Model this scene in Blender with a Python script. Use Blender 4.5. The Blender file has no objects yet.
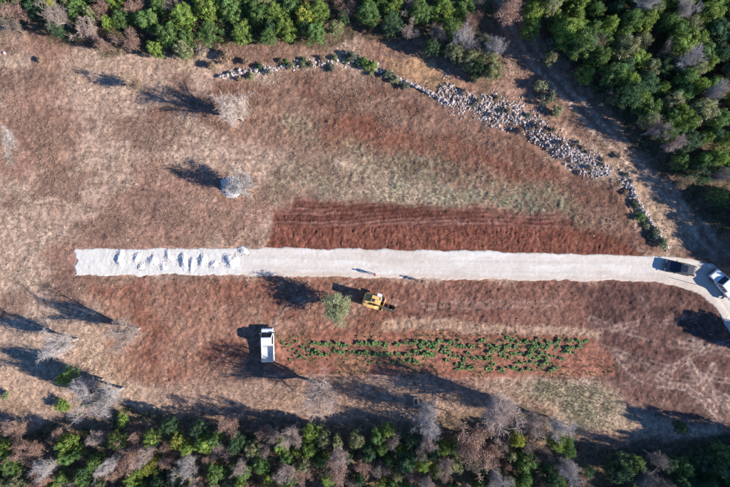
import bpy, bmesh, math, random
import numpy as np
from mathutils import Vector, Matrix

# ------------------------------------------------------------------ camera, sky, sun, exposure
S = 6.3                                   # plan scale: map units per metre
CX, CY = 365.0, 243.5
CAM_H = 730.0 / S * 24.0 / 36.0
scene = bpy.context.scene
cam_data = bpy.data.cameras.new("camera"); cam = bpy.data.objects.new("camera", cam_data)
scene.collection.objects.link(cam)
cam_data.lens = 24.0; cam_data.sensor_width = 36.0; cam_data.sensor_fit = 'HORIZONTAL'
cam_data.clip_start = 0.5; cam_data.clip_end = 4000.0
cam.location = (0, 0, CAM_H); cam.rotation_euler = (0, 0, 0)
scene.camera = cam

SUN_EL = math.radians(25.5)
SH = Vector((-0.966, 0.258))              # direction in which shadows fall on the ground
world = bpy.data.worlds.new("World"); scene.world = world; world.use_nodes = True
wn = world.node_tree; wn.nodes.clear()
wo = wn.nodes.new("ShaderNodeOutputWorld"); wb = wn.nodes.new("ShaderNodeBackground")
sky = wn.nodes.new("ShaderNodeTexSky"); sky.sky_type = 'NISHITA'; sky.sun_disc = False
sky.sun_elevation = SUN_EL; sky.sun_rotation = math.atan2(-SH.x, -SH.y)
sky.ozone_density = 10.0; sky.air_density = 1.0; sky.dust_density = 0.0
wb.inputs[1].default_value = 0.095
wn.links.new(sky.outputs[0], wb.inputs[0]); wn.links.new(wb.outputs[0], wo.inputs[0])
sun_data = bpy.data.lights.new("sun", 'SUN'); sun = bpy.data.objects.new("sun", sun_data)
scene.collection.objects.link(sun)
sun_data.energy = 5.0; sun_data.angle = math.radians(0.5); sun_data.color = (1.0, 0.92, 0.83)
sd_ = Vector((SH.x * math.cos(SUN_EL), SH.y * math.cos(SUN_EL), -math.sin(SUN_EL)))
sun.rotation_euler = sd_.to_track_quat('-Z', 'Y').to_euler(); sun.location = (60, -20, 60)
scene.view_settings.view_transform = 'Standard'; scene.view_settings.look = 'None'
scene.view_settings.gamma = 1.0; scene.view_settings.use_curve_mapping = False
scene.view_settings.exposure = 0.95

rng = np.random.default_rng(7)
random.seed(7)
COL = scene.collection

# ------------------------------------------------------------------ helpers
def W(u, v):
    return ((u - CX) / S, (CY - v) / S)
def M2(x, y):
    return (x * S + CX, CY - y * S)

def link(o, parent=None):
    COL.objects.link(o)
    if parent is not None: o.parent = parent
    return o
def tag(o, label=None, cat=None, group=None, kind=None):
    if label: o["label"] = label
    if cat: o["category"] = cat
    if group: o["group"] = group
    if kind: o["kind"] = kind
    return o
def empty(name, loc=(0, 0, 0), rz=0.0, scale=(1, 1, 1)):
    o = bpy.data.objects.new(name, None); o.location = loc; o.rotation_euler = (0, 0, rz); o.scale = scale
    o.empty_display_size = 0.3
    return link(o)
def np_mesh(name, verts, faces, mat=None, smooth=False):
    verts = np.asarray(verts, np.float32); faces = np.asarray(faces, np.int32)
    k = faces.shape[1]; nf = len(faces)
    me = bpy.data.meshes.new(name)
    me.vertices.add(len(verts)); me.vertices.foreach_set("co", verts.ravel())
    me.loops.add(nf * k); me.loops.foreach_set("vertex_index", faces.ravel())
    me.polygons.add(nf); me.polygons.foreach_set("loop_start", np.arange(0, nf * k, k, dtype=np.int32))
    me.polygons.foreach_set("use_smooth", np.full(nf, smooth))
    me.update(calc_edges=True); me.validate()
    if mat: me.materials.append(mat)
    return me
def add_col(me, name, cols):
    a = me.color_attributes.new(name, 'FLOAT_COLOR', 'POINT')
    c = np.ones((len(cols), 4), np.float32); c[:, :3] = cols
    a.data.foreach_set("color", c.ravel())
def bm_obj(name, bm, mat, parent=None, smooth=False, loc=None, rot=None):
    me = bpy.data.meshes.new(name); bmesh.ops.recalc_face_normals(bm, faces=bm.faces[:])
    bm.to_mesh(me); bm.free()
    if smooth:
        for p in me.polygons: p.use_smooth = True
    me.materials.append(mat)
    o = bpy.data.objects.new(name, me)
    if loc is not None: o.location = loc
    if rot is not None: o.rotation_euler = rot
    return link(o, parent)

# --- periodic value noise on arrays
_T = {}
def vnoise(x, y, seed=0):
    if seed not in _T: _T[seed] = np.random.default_rng(1000 + seed).random((256, 256)).astype(np.float32)
    t = _T[seed]
    xi = np.floor(x); yi = np.floor(y); fx = x - xi; fy = y - yi
    xi = xi.astype(np.int64) & 255; yi = yi.astype(np.int64) & 255
    x1 = (xi + 1) & 255; y1 = (yi + 1) & 255
    fx = fx * fx * (3 - 2 * fx); fy = fy * fy * (3 - 2 * fy)
    return (t[xi, yi] * (1 - fx) + t[x1, yi] * fx) * (1 - fy) + (t[xi, y1] * (1 - fx) + t[x1, y1] * fx) * fy
def fbm(x, y, wl, octs=4, seed=0, gain=0.5):
    s = np.zeros_like(x); a = 1.0; n = 0.0; f = 1.0 / wl
    for k in range(octs):
        c, sn = math.cos(0.6 * k + 0.3), math.sin(0.6 * k + 0.3)
        s += a * vnoise((x * c - y * sn) * f + 17.3 * k, (x * sn + y * c) * f + 9.1 * k, seed + k)
        n += a; a *= gain; f *= 2.03
    return s / n                                             # 0..1, mean 0.5
def sstep(a, b, x):
    t = np.clip((x - a) / (b - a), 0, 1); return t * t * (3 - 2 * t)
def poly_sd(u, v, pts):
    """signed distance, negative inside"""
    pts = np.asarray(pts, float); n = len(pts)
    d2 = np.full(u.shape, 1e12); ins = np.zeros(u.shape, bool)
    for i in range(n):
        ax, ay = pts[i]; bx, by = pts[(i + 1) % n]
        ex, ey = bx - ax, by - ay
        t = np.clip(((u - ax) * ex + (v - ay) * ey) / (ex * ex + ey * ey + 1e-9), 0, 1)
        dx, dy = u - ax - t * ex, v - ay - t * ey
        d2 = np.minimum(d2, dx * dx + dy * dy)
        if ay != by:
            c = ((ay > v) != (by > v)) & (u < (bx - ax) * (v - ay) / (by - ay) + ax)
            ins ^= c
    d = np.sqrt(d2); return np.where(ins, -d, d)
def line_d(u, v, pts):
    pts = np.asarray(pts, float); d2 = np.full(u.shape, 1e12)
    for i in range(len(pts) - 1):
        ax, ay = pts[i]; bx, by = pts[i + 1]; ex, ey = bx - ax, by - ay
        t = np.clip(((u - ax) * ex + (v - ay) * ey) / (ex * ex + ey * ey + 1e-9), 0, 1)
        dx, dy = u - ax - t * ex, v - ay - t * ey
        d2 = np.minimum(d2, dx * dx + dy * dy)
    return np.sqrt(d2)
def lin(r, g, b):
    f = lambda c: ((c / 255 + 0.055) / 1.055) ** 2.4 if c > 10 else c / 255 / 12.92
    return np.array([f(r), f(g), f(b)], np.float32)

ONES = ["", "first", "second", "third", "fourth", "fifth", "sixth", "seventh", "eighth", "ninth", "tenth", "eleventh", "twelfth",
        "thirteenth", "fourteenth", "fifteenth", "sixteenth", "seventeenth", "eighteenth", "nineteenth"]
TENS = ["", "", "twenty", "thirty", "forty", "fifty", "sixty", "seventy", "eighty", "ninety"]
TENTH = ["", "", "twentieth", "thirtieth", "fortieth", "fiftieth", "sixtieth", "seventieth", "eightieth", "ninetieth"]
def ordinal(n):
    if n < 20: return ONES[n]
    return TENTH[n // 10] if n % 10 == 0 else TENS[n // 10] + "-" + ONES[n % 10]

# ------------------------------------------------------------------ materials
def mat_new(name):
    m = bpy.data.materials.new(name); m.use_nodes = True
    return m, m.node_tree, m.node_tree.nodes["Principled BSDF"]
def mat_plain(name, col, rough=0.6, metal=0.0, var=0.12, scale=6.0, bump=0.0, spec=0.5, coat=0.0):
    m, nt, b = mat_new(name)
    tc = nt.nodes.new("ShaderNodeTexCoord"); nz = nt.nodes.new("ShaderNodeTexNoise")
    nz.inputs["Scale"].default_value = scale; nz.inputs["Detail"].default_value = 6
    nt.links.new(tc.outputs["Object"], nz.inputs["Vector"])
    mr = nt.nodes.new("ShaderNodeMapRange"); mr.inputs[1].default_value = 0.3; mr.inputs[2].default_value = 0.7
    mr.inputs[3].default_value = 1 - var; mr.inputs[4].default_value = 1 + var
    nt.links.new(nz.outputs["Fac"], mr.inputs[0])
    mx = nt.nodes.new("ShaderNodeMix"); mx.data_type = 'RGBA'; mx.blend_type = 'MULTIPLY'; mx.inputs[0].default_value = 1
    mx.inputs[6].default_value = (*col, 1); nt.links.new(mr.outputs[0], mx.inputs[7])
    nt.links.new(mx.outputs[2], b.inputs["Base Color"])
    b.inputs["Roughness"].default_value = rough; b.inputs["Metallic"].default_value = metal
    b.inputs["Specular IOR Level"].default_value = spec; b.inputs["Coat Weight"].default_value = coat
    if bump:
        bp = nt.nodes.new("ShaderNodeBump"); bp.inputs["Strength"].default_value = bump; bp.inputs["Distance"].default_value = 0.05
        nt.links.new(nz.outputs["Fac"], bp.inputs["Height"]); nt.links.new(bp.outputs[0], b.inputs["Normal"])
    return m
def mat_attr(name, attr, rough=0.95, fine=14.0, var=0.22, bump=0.35):
    m, nt, b = mat_new(name)
    at = nt.nodes.new("ShaderNodeAttribute"); at.attribute_name = attr
    tc = nt.nodes.new("ShaderNodeTexCoord"); nz = nt.nodes.new("ShaderNodeTexNoise")
    nz.inputs["Scale"].default_value = fine; nz.inputs["Detail"].default_value = 5; nz.inputs["Roughness"].default_value = 0.65
    nt.links.new(tc.outputs["Object"], nz.inputs["Vector"])
    mr = nt.nodes.new("ShaderNodeMapRange"); mr.inputs[1].default_value = 0.3; mr.inputs[2].default_value = 0.7
    mr.inputs[3].default_value = 1 - var; mr.inputs[4].default_value = 1 + var
    nt.links.new(nz.outputs["Fac"], mr.inputs[0])
    n2 = nt.nodes.new("ShaderNodeTexNoise"); n2.inputs["Scale"].default_value = fine * 0.24; n2.inputs["Detail"].default_value = 8; n2.inputs["Roughness"].default_value = 0.78
    nt.links.new(tc.outputs["Object"], n2.inputs["Vector"])
    m2 = nt.nodes.new("ShaderNodeMapRange"); m2.inputs[1].default_value = 0.32; m2.inputs[2].default_value = 0.68
    m2.inputs[3].default_value = 1 - var * 1.5; m2.inputs[4].default_value = 1 + var * 1.3
    nt.links.new(n2.outputs["Fac"], m2.inputs[0])
    mm = nt.nodes.new("ShaderNodeMath"); mm.operation = 'MULTIPLY'; nt.links.new(mr.outputs[0], mm.inputs[0]); nt.links.new(m2.outputs[0], mm.inputs[1])
    mx = nt.nodes.new("ShaderNodeMix"); mx.data_type = 'RGBA'; mx.blend_type = 'MULTIPLY'; mx.inputs[0].default_value = 1
    nt.links.new(at.outputs["Color"], mx.inputs[6]); nt.links.new(mm.outputs[0], mx.inputs[7])
    nt.links.new(mx.outputs[2], b.inputs["Base Color"])
    b.inputs["Roughness"].default_value = rough; b.inputs["Specular IOR Level"].default_value = 0.15
    bp = nt.nodes.new("ShaderNodeBump"); bp.inputs["Strength"].default_value = bump; bp.inputs["Distance"].default_value = 0.25
    nt.links.new(n2.outputs["Fac"], bp.inputs["Height"]); nt.links.new(bp.outputs[0], b.inputs["Normal"])
    return m
def mat_leaf(name, col=None, var=0.35, trans=0.25, rough=0.6, hue=0.03, tint=False):
    """leaf colour = the object's own colour (or a fixed one), varied from leaf to leaf"""
    m, nt, b = mat_new(name)
    geo = nt.nodes.new("ShaderNodeNewGeometry"); hs = nt.nodes.new("ShaderNodeHueSaturation")
    if col is None:
        oi = nt.nodes.new("ShaderNodeObjectInfo"); src = oi.outputs["Color"]
        if tint:                                               # whole clumps of leaves differ in tone
            at = nt.nodes.new("ShaderNodeAttribute"); at.attribute_name = "tint"
            mx = nt.nodes.new("ShaderNodeMix"); mx.data_type = 'RGBA'; mx.blend_type = 'MULTIPLY'; mx.inputs[0].default_value = 1; mx.clamp_factor = False
            nt.links.new(src, mx.inputs[6]); nt.links.new(at.outputs["Color"], mx.inputs[7]); src = mx.outputs[2]
        nt.links.new(src, hs.inputs["Color"])
    else:
        hs.inputs["Color"].default_value = (*col, 1)
    mr = nt.nodes.new("ShaderNodeMapRange"); mr.inputs[3].default_value = 1 - var; mr.inputs[4].default_value = 1 + var
    nt.links.new(geo.outputs["Random Per Island"], mr.inputs[0]); nt.links.new(mr.outputs[0], hs.inputs["Value"])
    mh = nt.nodes.new("ShaderNodeMath"); mh.operation = 'MULTIPLY'; mh.inputs[1].default_value = 7.13
    mf = nt.nodes.new("ShaderNodeMath"); mf.operation = 'FRACT'
    m3 = nt.nodes.new("ShaderNodeMapRange"); m3.inputs[3].default_value = 0.5 - hue; m3.inputs[4].default_value = 0.5 + hue
    nt.links.new(geo.outputs["Random Per Island"], mh.inputs[0]); nt.links.new(mh.outputs[0], mf.inputs[0])
    nt.links.new(mf.outputs[0], m3.inputs[0]); nt.links.new(m3.outputs[0], hs.inputs["Hue"])
    nt.links.new(hs.outputs[0], b.inputs["Base Color"])
    b.inputs["Roughness"].default_value = rough; b.inputs["Specular IOR Level"].default_value = 0.3
    if trans:
        tr = nt.nodes.new("ShaderNodeBsdfTranslucent"); nt.links.new(hs.outputs[0], tr.inputs[0])
        ms = nt.nodes.new("ShaderNodeMixShader"); ms.inputs[0].default_value = trans
        nt.links.new(b.outputs[0], ms.inputs[1]); nt.links.new(tr.outputs[0], ms.inputs[2])
        nt.links.new(ms.outputs[0], nt.nodes["Material Output"].inputs[0])
    return m
MAT = dict(
    ground=mat_attr("soil", "soil", fine=15.0, var=0.24, bump=0.7), road=mat_attr("gravel", "soil", fine=9.0, var=0.07, bump=0.25),
    leaf=mat_leaf("leaf", trans=0.35, rough=0.5), crown_leaf=mat_leaf("crown_leaf", trans=0.35, rough=0.5, tint=True), twig=mat_leaf("twig", trans=0.0, var=0.25, hue=0.01, rough=0.9),
    bark=mat_plain("bark", (0.17, 0.14, 0.12), 0.95, var=0.35, scale=9, bump=0.6),
    pale_bark=mat_plain("pale_bark", (0.33, 0.28, 0.25), 0.95, var=0.3, scale=9, bump=0.6),
    stone=mat_leaf("limestone", (0.43, 0.37, 0.34), var=0.5, trans=0, hue=0.01, rough=0.95),
    white_stone=mat_leaf("white_limestone", (0.50, 0.47, 0.45), var=0.3, trans=0, hue=0.005, rough=0.95),
    gravel=mat_plain("gravel_heap", (0.63, 0.60, 0.56), 0.95, var=0.08, scale=5, bump=0.5),
    dry_grass=mat_leaf("dry_grass", (0.38, 0.275, 0.20), var=0.4, trans=0.15, hue=0.015, rough=0.9),
    green_grass=mat_leaf("green_grass", (0.24, 0.23, 0.13), var=0.35, trans=0.2, hue=0.03, rough=0.8),
    crop=mat_leaf("crop_leaf", (0.16, 0.265, 0.085), var=0.45, trans=0.2, hue=0.02, rough=0.5),
    litter=mat_leaf("leaf_litter", (0.10, 0.11, 0.055), var=0.5, trans=0.0, hue=0.02, rough=0.9),
    white_paint=mat_plain("white_paint", (0.78, 0.78, 0.77), 0.35, var=0.05, scale=3, coat=0.3),
    dark_paint=mat_plain("dark_blue_paint", (0.010, 0.014, 0.035), 0.3, var=0.1, scale=3, coat=0.4),
    yellow_paint=mat_plain("yellow_paint", (0.66, 0.41, 0.14), 0.6, var=0.3, scale=3),
    black=mat_plain("black_rubber", (0.018, 0.018, 0.018), 0.8, var=0.3, scale=10),
    dark_metal=mat_plain("dark_metal", (0.06, 0.06, 0.06), 0.55, 0.6, var=0.3, scale=8),
    steel=mat_plain("steel", (0.45, 0.45, 0.45), 0.4, 0.9, var=0.15, scale=8),
    glass=mat_plain("dark_glass", (0.012, 0.018, 0.024), 0.08, var=0.1, scale=2, spec=0.6),
    lamp=mat_plain("lamp_lens", (0.75, 0.75, 0.72), 0.15, var=0.05),
    red_lens=mat_plain("red_lens", (0.35, 0.02, 0.02), 0.2, var=0.05),
    grey_plastic=mat_plain("grey_plastic", (0.12, 0.12, 0.12), 0.7, var=0.15),
    bed_floor=mat_plain("bed_floor", (0.66, 0.64, 0.60), 0.8, var=0.25, scale=4),
    wood=mat_plain("weathered_wood", (0.34, 0.27, 0.20), 0.9, var=0.3, scale=12, bump=0.4),
    pale_wood=mat_plain("pale_boards", (0.52, 0.48, 0.45), 0.9, var=0.2, scale=12, bump=0.4),
)

# ------------------------------------------------------------------ ground sheet
STEP = 0.17
fx = np.arange(-70, 70.01, STEP); fy = np.arange(-48, 48.01, STEP)
outr = np.array([3, 8, 16, 30, 60, 120, 250, 500, 1000.0])
gx = np.concatenate([-70 - outr[::-1], fx, 70 + outr]); gy = np.concatenate([-48 - outr[::-1], fy, 48 + outr])
GX, GY = np.meshgrid(gx, gy, indexing='ij')
U, V = M2(GX, GY)
wx = fbm(GX, GY, 4.0, 4, 1) - 0.5; wy = fbm(GX, GY, 4.0, 4, 11) - 0.5
Uw, Vw = U + wx * 26, V + wy * 26                             # ragged borders
Us, Vs = U + wx * 9, V + wy * 9
big = fbm(GX, GY, 14.0, 4, 21); mid = fbm(GX, GY, 2.6, 4, 31); fin = fbm(GX, GY, 0.7, 3, 41, 0.6)
streak = fbm(GX * 0.05, GY, 0.75, 4, 51, .65)                        # stretched along the road
vert = fbm(GX, GY * 0.2, 0.34, 4, 61, 0.75)                    # short furrows across the strip

def mixc(c, col, w):
    return c * (1 - w[..., None]) + np.asarray(col, np.float32) * w[..., None]
def zone(pts, f=5.0, warp='w'):
    a, b = (Uw, Vw) if warp == 'w' else (Us, Vs)
    return sstep(f, -f, poly_sd(a, b, pts))
Z = {}
soil = np.zeros(GX.shape + (3,), np.float32) + lin(172, 144, 126)
soil = mixc(soil, lin(196, 172, 152), sstep(0.52, 0.7, mid) * 0.6)
soil = mixc(soil, lin(146, 108, 92), sstep(0.46, 0.6, big) * 0.85)
soil = mixc(soil, lin(120, 92, 80), sstep(0.53, 0.66, fbm(GX * .6, GY, 5.0, 4, 71)) * 0.75)
# upper brown meadow below the wall
Z['upper'] = zone([(150, 110), (215, 82), (330, 70), (390, 85), (450, 110), (540, 150), (620, 200), (660, 250), (560, 225), (480, 190), (380, 160), (280, 150)], 9)
soil = mixc(soil, lin(150, 112, 94), Z['upper'] * 0.8)
soil = mixc(soil, lin(122, 84, 70), Z['upper'] * sstep(0.42, 0.62, fbm(GX * 0.45, GY, 3.0, 4, 81)) * 0.8)
redp = zone([(310, 135), (330, 122), (372, 118), (420, 135), (480, 150), (560, 178), (560, 190), (470, 165), (400, 150), (330, 150)], 6)
soil = mixc(soil, lin(138, 86, 68), redp * 0.8)
# grey green grass band
Z['green'] = (.45 + .55 * sstep(.4, .58, fin)) * (.35 + .65 * sstep(.38, .58, fbm(GX * .5, GY, 3.2, 4, 171))) * np.maximum(zone([(268, 200), (262, 175), (300, 150), (330, 142), (400, 145), (470, 165), (560, 195), (600, 222), (540, 214), (450, 206), (330, 199)], 10),
                        zone([(285, 122), (305, 115), (325, 128), (318, 150), (290, 150)], 6) * 0.8)
soil = mixc(soil, lin(166, 150, 122), Z['green'] * 0.6)
soil = mixc(soil, lin(138, 136, 114), Z['green'] * sstep(0.45, 0.62, fbm(GX * 0.5, GY, 2.4, 4, 91)) * 0.7)
# red ploughed strip above the road
Z['plough'] = sstep(5.0, -4.0, poly_sd(U + wx * 34, V + wy * 8, [(268, 212), (300, 201), (400, 204), (500, 209), (550, 215), (585, 228), (620, 243), (640, 256), (258, 256), (264, 232)]))
Z['plough_low'] = Z['plough'] * sstep(224, 229, Vs + (U - 350) * -0.01)
soil = mixc(soil, lin(132, 86, 73), Z['plough'])
soil = mixc(soil, lin(158, 114, 102), Z['plough'] * (1 - Z['plough_low']) * sstep(0.5, 0.62, streak) * 0.8)
soil = mixc(soil, lin(104, 62, 54), Z['plough'] * (1 - Z['plough_low'] * .6) * sstep(0.5, 0.36, streak) * 0.7)
soil = mixc(soil, lin(132, 80, 66), Z['plough_low'] * 0.9)
soil = mixc(soil, lin(98, 54, 44), Z['plough_low'] * sstep(0.52, 0.7, vert) * 0.8)
soil = mixc(soil, lin(164, 112, 84), Z['plough_low'] * sstep(0.52, 0.3, vert) * 0.45)
fur = 0.5 + 0.5 * np.sin(2 * math.pi * (V + wy * 5 + 6 * np.sin(U / 60.0) + (U - 400) ** 2 / 9000.0) / 4.2)
fur2 = 0.5 + 0.5 * np.sin(2 * math.pi * (U + wx * 30 + (V - 240) * .15) / 4.0)
soil = mixc(soil, lin(96, 54, 46), Z['plough'] * (1 - Z['plough_low']) * fur * .8 * sstep(.25, .55, mid))
soil = mixc(soil, lin(164, 100, 78), Z['plough_low'] * (1 - fur2) * .22)
soil = mixc(soil, lin(88, 46, 38), Z['plough_low'] * fur2 * .3 * sstep(.35, .6, mid))
# field below the road
Z['lower'] = zone([(95, 285), (240, 277), (700, 279), (735, 330), (735, 400), (640, 400), (600, 345), (300, 335), (180, 380), (110, 380)], 6)
soil = mixc(soil, lin(158, 112, 92), Z['lower'] * 0.8)
soil = mixc(soil, lin(134, 84, 68), Z['lower'] * sstep(0.46, 0.62, fbm(GX, GY, 4.5, 4, 101)) * 0.7)
Z['pl'] = zone([(388, 282), (700, 281), (735, 335), (735, 372), (640, 372), (600, 345), (520, 332), (395, 330)], 5)
soil = mixc(soil, lin(134, 92, 80), Z['pl'] * 0.75)
Z['dark_r'] = zone([(575, 284), (700, 284), (735, 335), (735, 425), (650, 412), (610, 392), (600, 350)], 9)
soil = mixc(soil, lin(118, 86, 80), Z['dark_r'] * 0.85)
soil = mixc(soil, lin(92, 66, 62), Z['dark_r'] * sstep(0.5, 0.66, fbm(GX * 0.5, GY, 1.6, 4, 111)) * 0.7)
# crop plot
Z['plot'] = zone([(272, 340), (300, 330), (440, 331), (585, 336), (612, 350), (615, 374), (500, 378), (300, 374), (262, 372)], 3, 's')
soil = mixc(soil, lin(150, 98, 80), Z['plot'] * 0.9)
soil = mixc(soil, lin(160, 118, 88), Z['plot'] * sstep(0.5, 0.66, mid) * 0.5)
band = zone([(385, 318), (470, 320), (600, 330), (600, 337), (440, 331), (380, 329)], 3, 's')
soil = mixc(soil, lin(190, 158, 132), band * 0.7)
edge = np.exp(-(line_d(Us, Vs, [(262, 373.5), (400, 375.5), (500, 378), (545, 380)]) / 0.9) ** 2)
soil = mixc(soil, lin(190, 150, 130), edge * 0.7)
# pale dry grass at the lower edge
Z['low_grass'] = zone([(150, 385), (262, 378), (470, 380), (520, 382), (620, 378), (636, 420), (600, 440), (480, 428), (300, 420), (150, 412)], 6)
soil = mixc(soil, lin(166, 136, 116), Z['low_grass'] * 0.75)
Z['green2'] = zone([(515, 384), (600, 380), (625, 392), (632, 425), (560, 432), (545, 405), (515, 396)], 5)
soil = mixc(soil, lin(164, 148, 124), Z['green2'] * 0.6)
soil = mixc(soil, lin(136, 136, 106), Z['green2'] * sstep(0.5, 0.68, mid) * 0.6)
Z['tan_l'] = zone([(-60, 410), (-60, 385), (60, 330), (130, 320), (135, 400), (60, 418)], 9)
soil = mixc(soil, lin(186, 152, 126), Z['tan_l'] * 0.35)
# dirt track at the wood, tan verge by the rubble
Z['track'] = zone([(478, -60), (500, -60), (520, 10), (560, 70), (620, 135), (690, 190), (740, 230), (740, 275), (690, 258), (640, 190), (580, 135), (530, 90), (505, 45), (488, 10)], 5, 's')
soil = mixc(soil, lin(134, 102, 88), Z['track'] * 0.8)
Z['verge'] = zone([(385, 60), (430, 62), (455, 88), (440, 98), (400, 82)], 4)
soil = mixc(soil, lin(186, 146, 108), Z['verge'] * 0.7)
Z['verge2'] = zone([(600, 150), (650, 165), (690, 215), (700, 250), (665, 245), (630, 200)], 6)
soil = mixc(soil, lin(178, 150, 126), Z['verge2'] * 0.7)
for off in (-7, 7):
    rut = np.exp(-(line_d(Us, Vs, [(490 + off, -50), (508 + off, 10), (545 + off, 70), (605 + off, 135), (680 + off, 205), (720 + off, 255)]) / 2.8) ** 2)
    soil = mixc(soil, lin(184, 158, 140), rut * 0.9)
# forest floors
FLOOR_TOP = [(-400, -300), (486, -300), (486, 0), (500, 30), (505, 70), (480, 75), (440, 62), (415, 42), (350, 36), (330, 44), (215, 50), (190, 62), (150, 56), (120, 54), (70, 44), (30, 26), (-20, 20), (-400, 20)]
FLOOR_R = [(508, -300), (520, 5), (545, 40), (600, 100), (650, 160), (690, 215), (760, 250), (1100, 250), (1100, -300)]
FLOOR_B = [(-400, 428), (60, 425), (110, 412), (160, 416), (210, 412), (260, 422), (400, 424), (440, 412), (540, 412), (575, 440), (600, 448), (640, 440), (760, 432), (1100, 430), (1100, 800), (-400, 800)]
Z['forest'] = np.maximum.reduce([zone(FLOOR_TOP, 4), zone(FLOOR_R, 4), zone(FLOOR_B, 4)])
soil = mixc(soil, lin(92, 78, 62), Z['forest'] * 0.85)
soil = mixc(soil, lin(136, 112, 92), Z['forest'] * sstep(380, 410, V) * sstep(620, 560, U) * .9)
soil = mixc(soil, lin(66, 74, 46), Z['forest'] * sstep(0.5, 0.66, mid) * 0.7)
# pale wheel tracks bottom right, curls of tyre marks
rel_tr = np.zeros_like(GX)
for pts, w, k in [([(271, 326), (285, 305), (320, 290), (352, 283)], 1.2, .5), ([(394, 303), (430, 308), (490, 302), (560, 306)], 1.2, .45), ([(345, 318), (365, 306), (385, 301)], 1.2, .5), ([(268, 364), (262, 385), (230, 396), (170, 398)], 1.2, .45), ([(40, 240), (110, 205), (190, 200), (258, 215)], 1.2, .35), ([(20, 330), (60, 280), (140, 230), (170, 150)], 1.1, .3), ([(600, 345), (640, 362), (690, 372), (735, 380)], 1.3, .6), ([(628, 384), (660, 372), (700, 352), (735, 338)], 1.1, .5),
               ([(612, 352), (640, 380), (690, 388), (720, 420)], 1.4, .7), ([(636, 362), (668, 380), (700, 383), (728, 398)], 1.3, .75),
               ([(690, 360), (702, 384), (718, 402), (735, 410)], 2.0, .7), ([(715, 365), (708, 380), (716, 396), (728, 412)], 1.6, .7),
               ([(600, 330), (650, 322), (700, 318)], 1.2, .4), ([(640, 300), (660, 330), (700, 345)], 1.0, .4), ([(590, 318), (650, 340), (735, 352)], 1.1, .4)]:
    dl = line_d(Us, Vs, pts); g = np.maximum(np.exp(-((dl - 2.4) / (w * .8)) ** 2), np.exp(-(dl / 5) ** 2) * .25)
    g = g * (.3 + 1.0 * sstep(.36, .6, mid)); soil = mixc(soil, lin(182, 152, 140), np.clip(g * k * (1.5 if pts[0][0] > 580 else 1.0), 0, 1)); rel_tr -= g * 0.04
for (cu, cv, r, a0, a1) in [(432, 268, 45, 20, 110), (432, 268, 52, 20, 115), (455, 262, 44, 30, 120), (455, 262, 51, 30, 120), (488, 268, 40, 40, 120), (480, 258, 56, 50, 118),
                            (405, 300, 24, -60, 60), (410, 300, 30, -60, 70), (525, 300, 30, 100, 260), (520, 305, 22, 60, 200), (330, 250, 46, 185, 262), (330, 250, 40, 185, 262), (340, 252, 34, 190, 258), (345, 252, 26, 195, 255),
                            (600, 215, 46, 40, 100), (602, 210, 58, 38, 95)]:
    aa = np.radians(np.linspace(a0, a1, 14)); pts = [(cu + r * math.cos(t), cv + r * math.sin(t)) for t in aa]
    g = np.exp(-(line_d(Us, Vs, pts) / 0.9) ** 2)
    soil = mixc(soil, lin(96, 58, 48), g * 0.45); rel_tr -= g * 0.05
for k in range(40):                                           # faint mowing / machine lines in the left field
    v0 = 90 + k * 5 + rng.normal() * 3; u0 = rng.uniform(20, 200); L = rng.uniform(30, 90)
    g = np.exp(-(line_d(Us, Vs, [(u0, v0), (u0 + L, v0 + rng.normal() * 4 + 3)]) / 0.8) ** 2)
    soil = mixc(soil, lin(104, 80, 70), g * 0.5)
    rel_tr -= g * 0.03
for k in range(14):
    u0, v0 = rng.uniform(110, 220), rng.uniform(340, 385); L = rng.uniform(15, 40)
    g = np.exp(-(line_d(Us, Vs, [(u0, v0), (u0 + L * .8, v0 - L * .5)]) / 0.9) ** 2)
    soil = mixc(soil, lin(186, 142, 120), g * 0.5); rel_tr -= g * 0.03
chalk = zone([(3, 130), (14, 135), (10, 165), (2, 160)], 4)
soil = mixc(soil, lin(200, 190, 178), chalk * 0.6)
soil = mixc(soil, lin(190, 176, 170), zone([(690, 330), (704, 335), (708, 348), (695, 345)], 5) * 0.35 * sstep(.4, .6, mid))
# pebble-fine tone changes
lum = soil @ np.array([.35, .45, .2], np.float32)
soil = (soil * .92 + lum[..., None] * 0.08) * np.array([.95, .95, .905], np.float32)
left = sstep(330, 210, U + (V - 240) * .2)
soil *= (1 + .04 * left * (1 - Z['lower']) - .13 * Z['lower'] - .18 * Z['plough'] - .17 * Z['upper'] - .16 * Z['dark_r'])[..., None]
soil *= 1.08 * (0.62 + 0.76 * fin)[..., None] * (0.5 + 1.0 * fbm(GX, GY, 0.36, 2, 131))[..., None]

# road course: upper and lower edge
EDGE_T = [(74, 248.5), (150, 248), (240, 247.5), (365, 248.5), (485, 251), (600, 254), (660, 256), (690, 258.5), (712, 264), (727, 274), (742, 293), (765, 330), (810, 420)]
EDGE_B = [(75, 276), (150, 275), (240, 275.5), (365, 278), (485, 280), (600, 281), (655, 282), (684, 288), (702, 297), (715, 309), (726, 326), (745, 360), (785, 440)]
def resample(p, n):
    p = np.array(p, float); d = np.r_[0, np.cumsum(np.hypot(*np.diff(p, axis=0).T))]
    t = np.linspace(0, d[-1], n); return np.c_[np.interp(t, d, p[:, 0]), np.interp(t, d, p[:, 1])]
nR = 1100
ET, EB = resample(EDGE_T, nR), resample(EDGE_B, nR)
road_sd = poly_sd(U, V, np.r_[resample(EDGE_T, 60), resample(EDGE_B, 60)[::-1]])
under = sstep(2.5, -1.0, road_sd)
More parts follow.
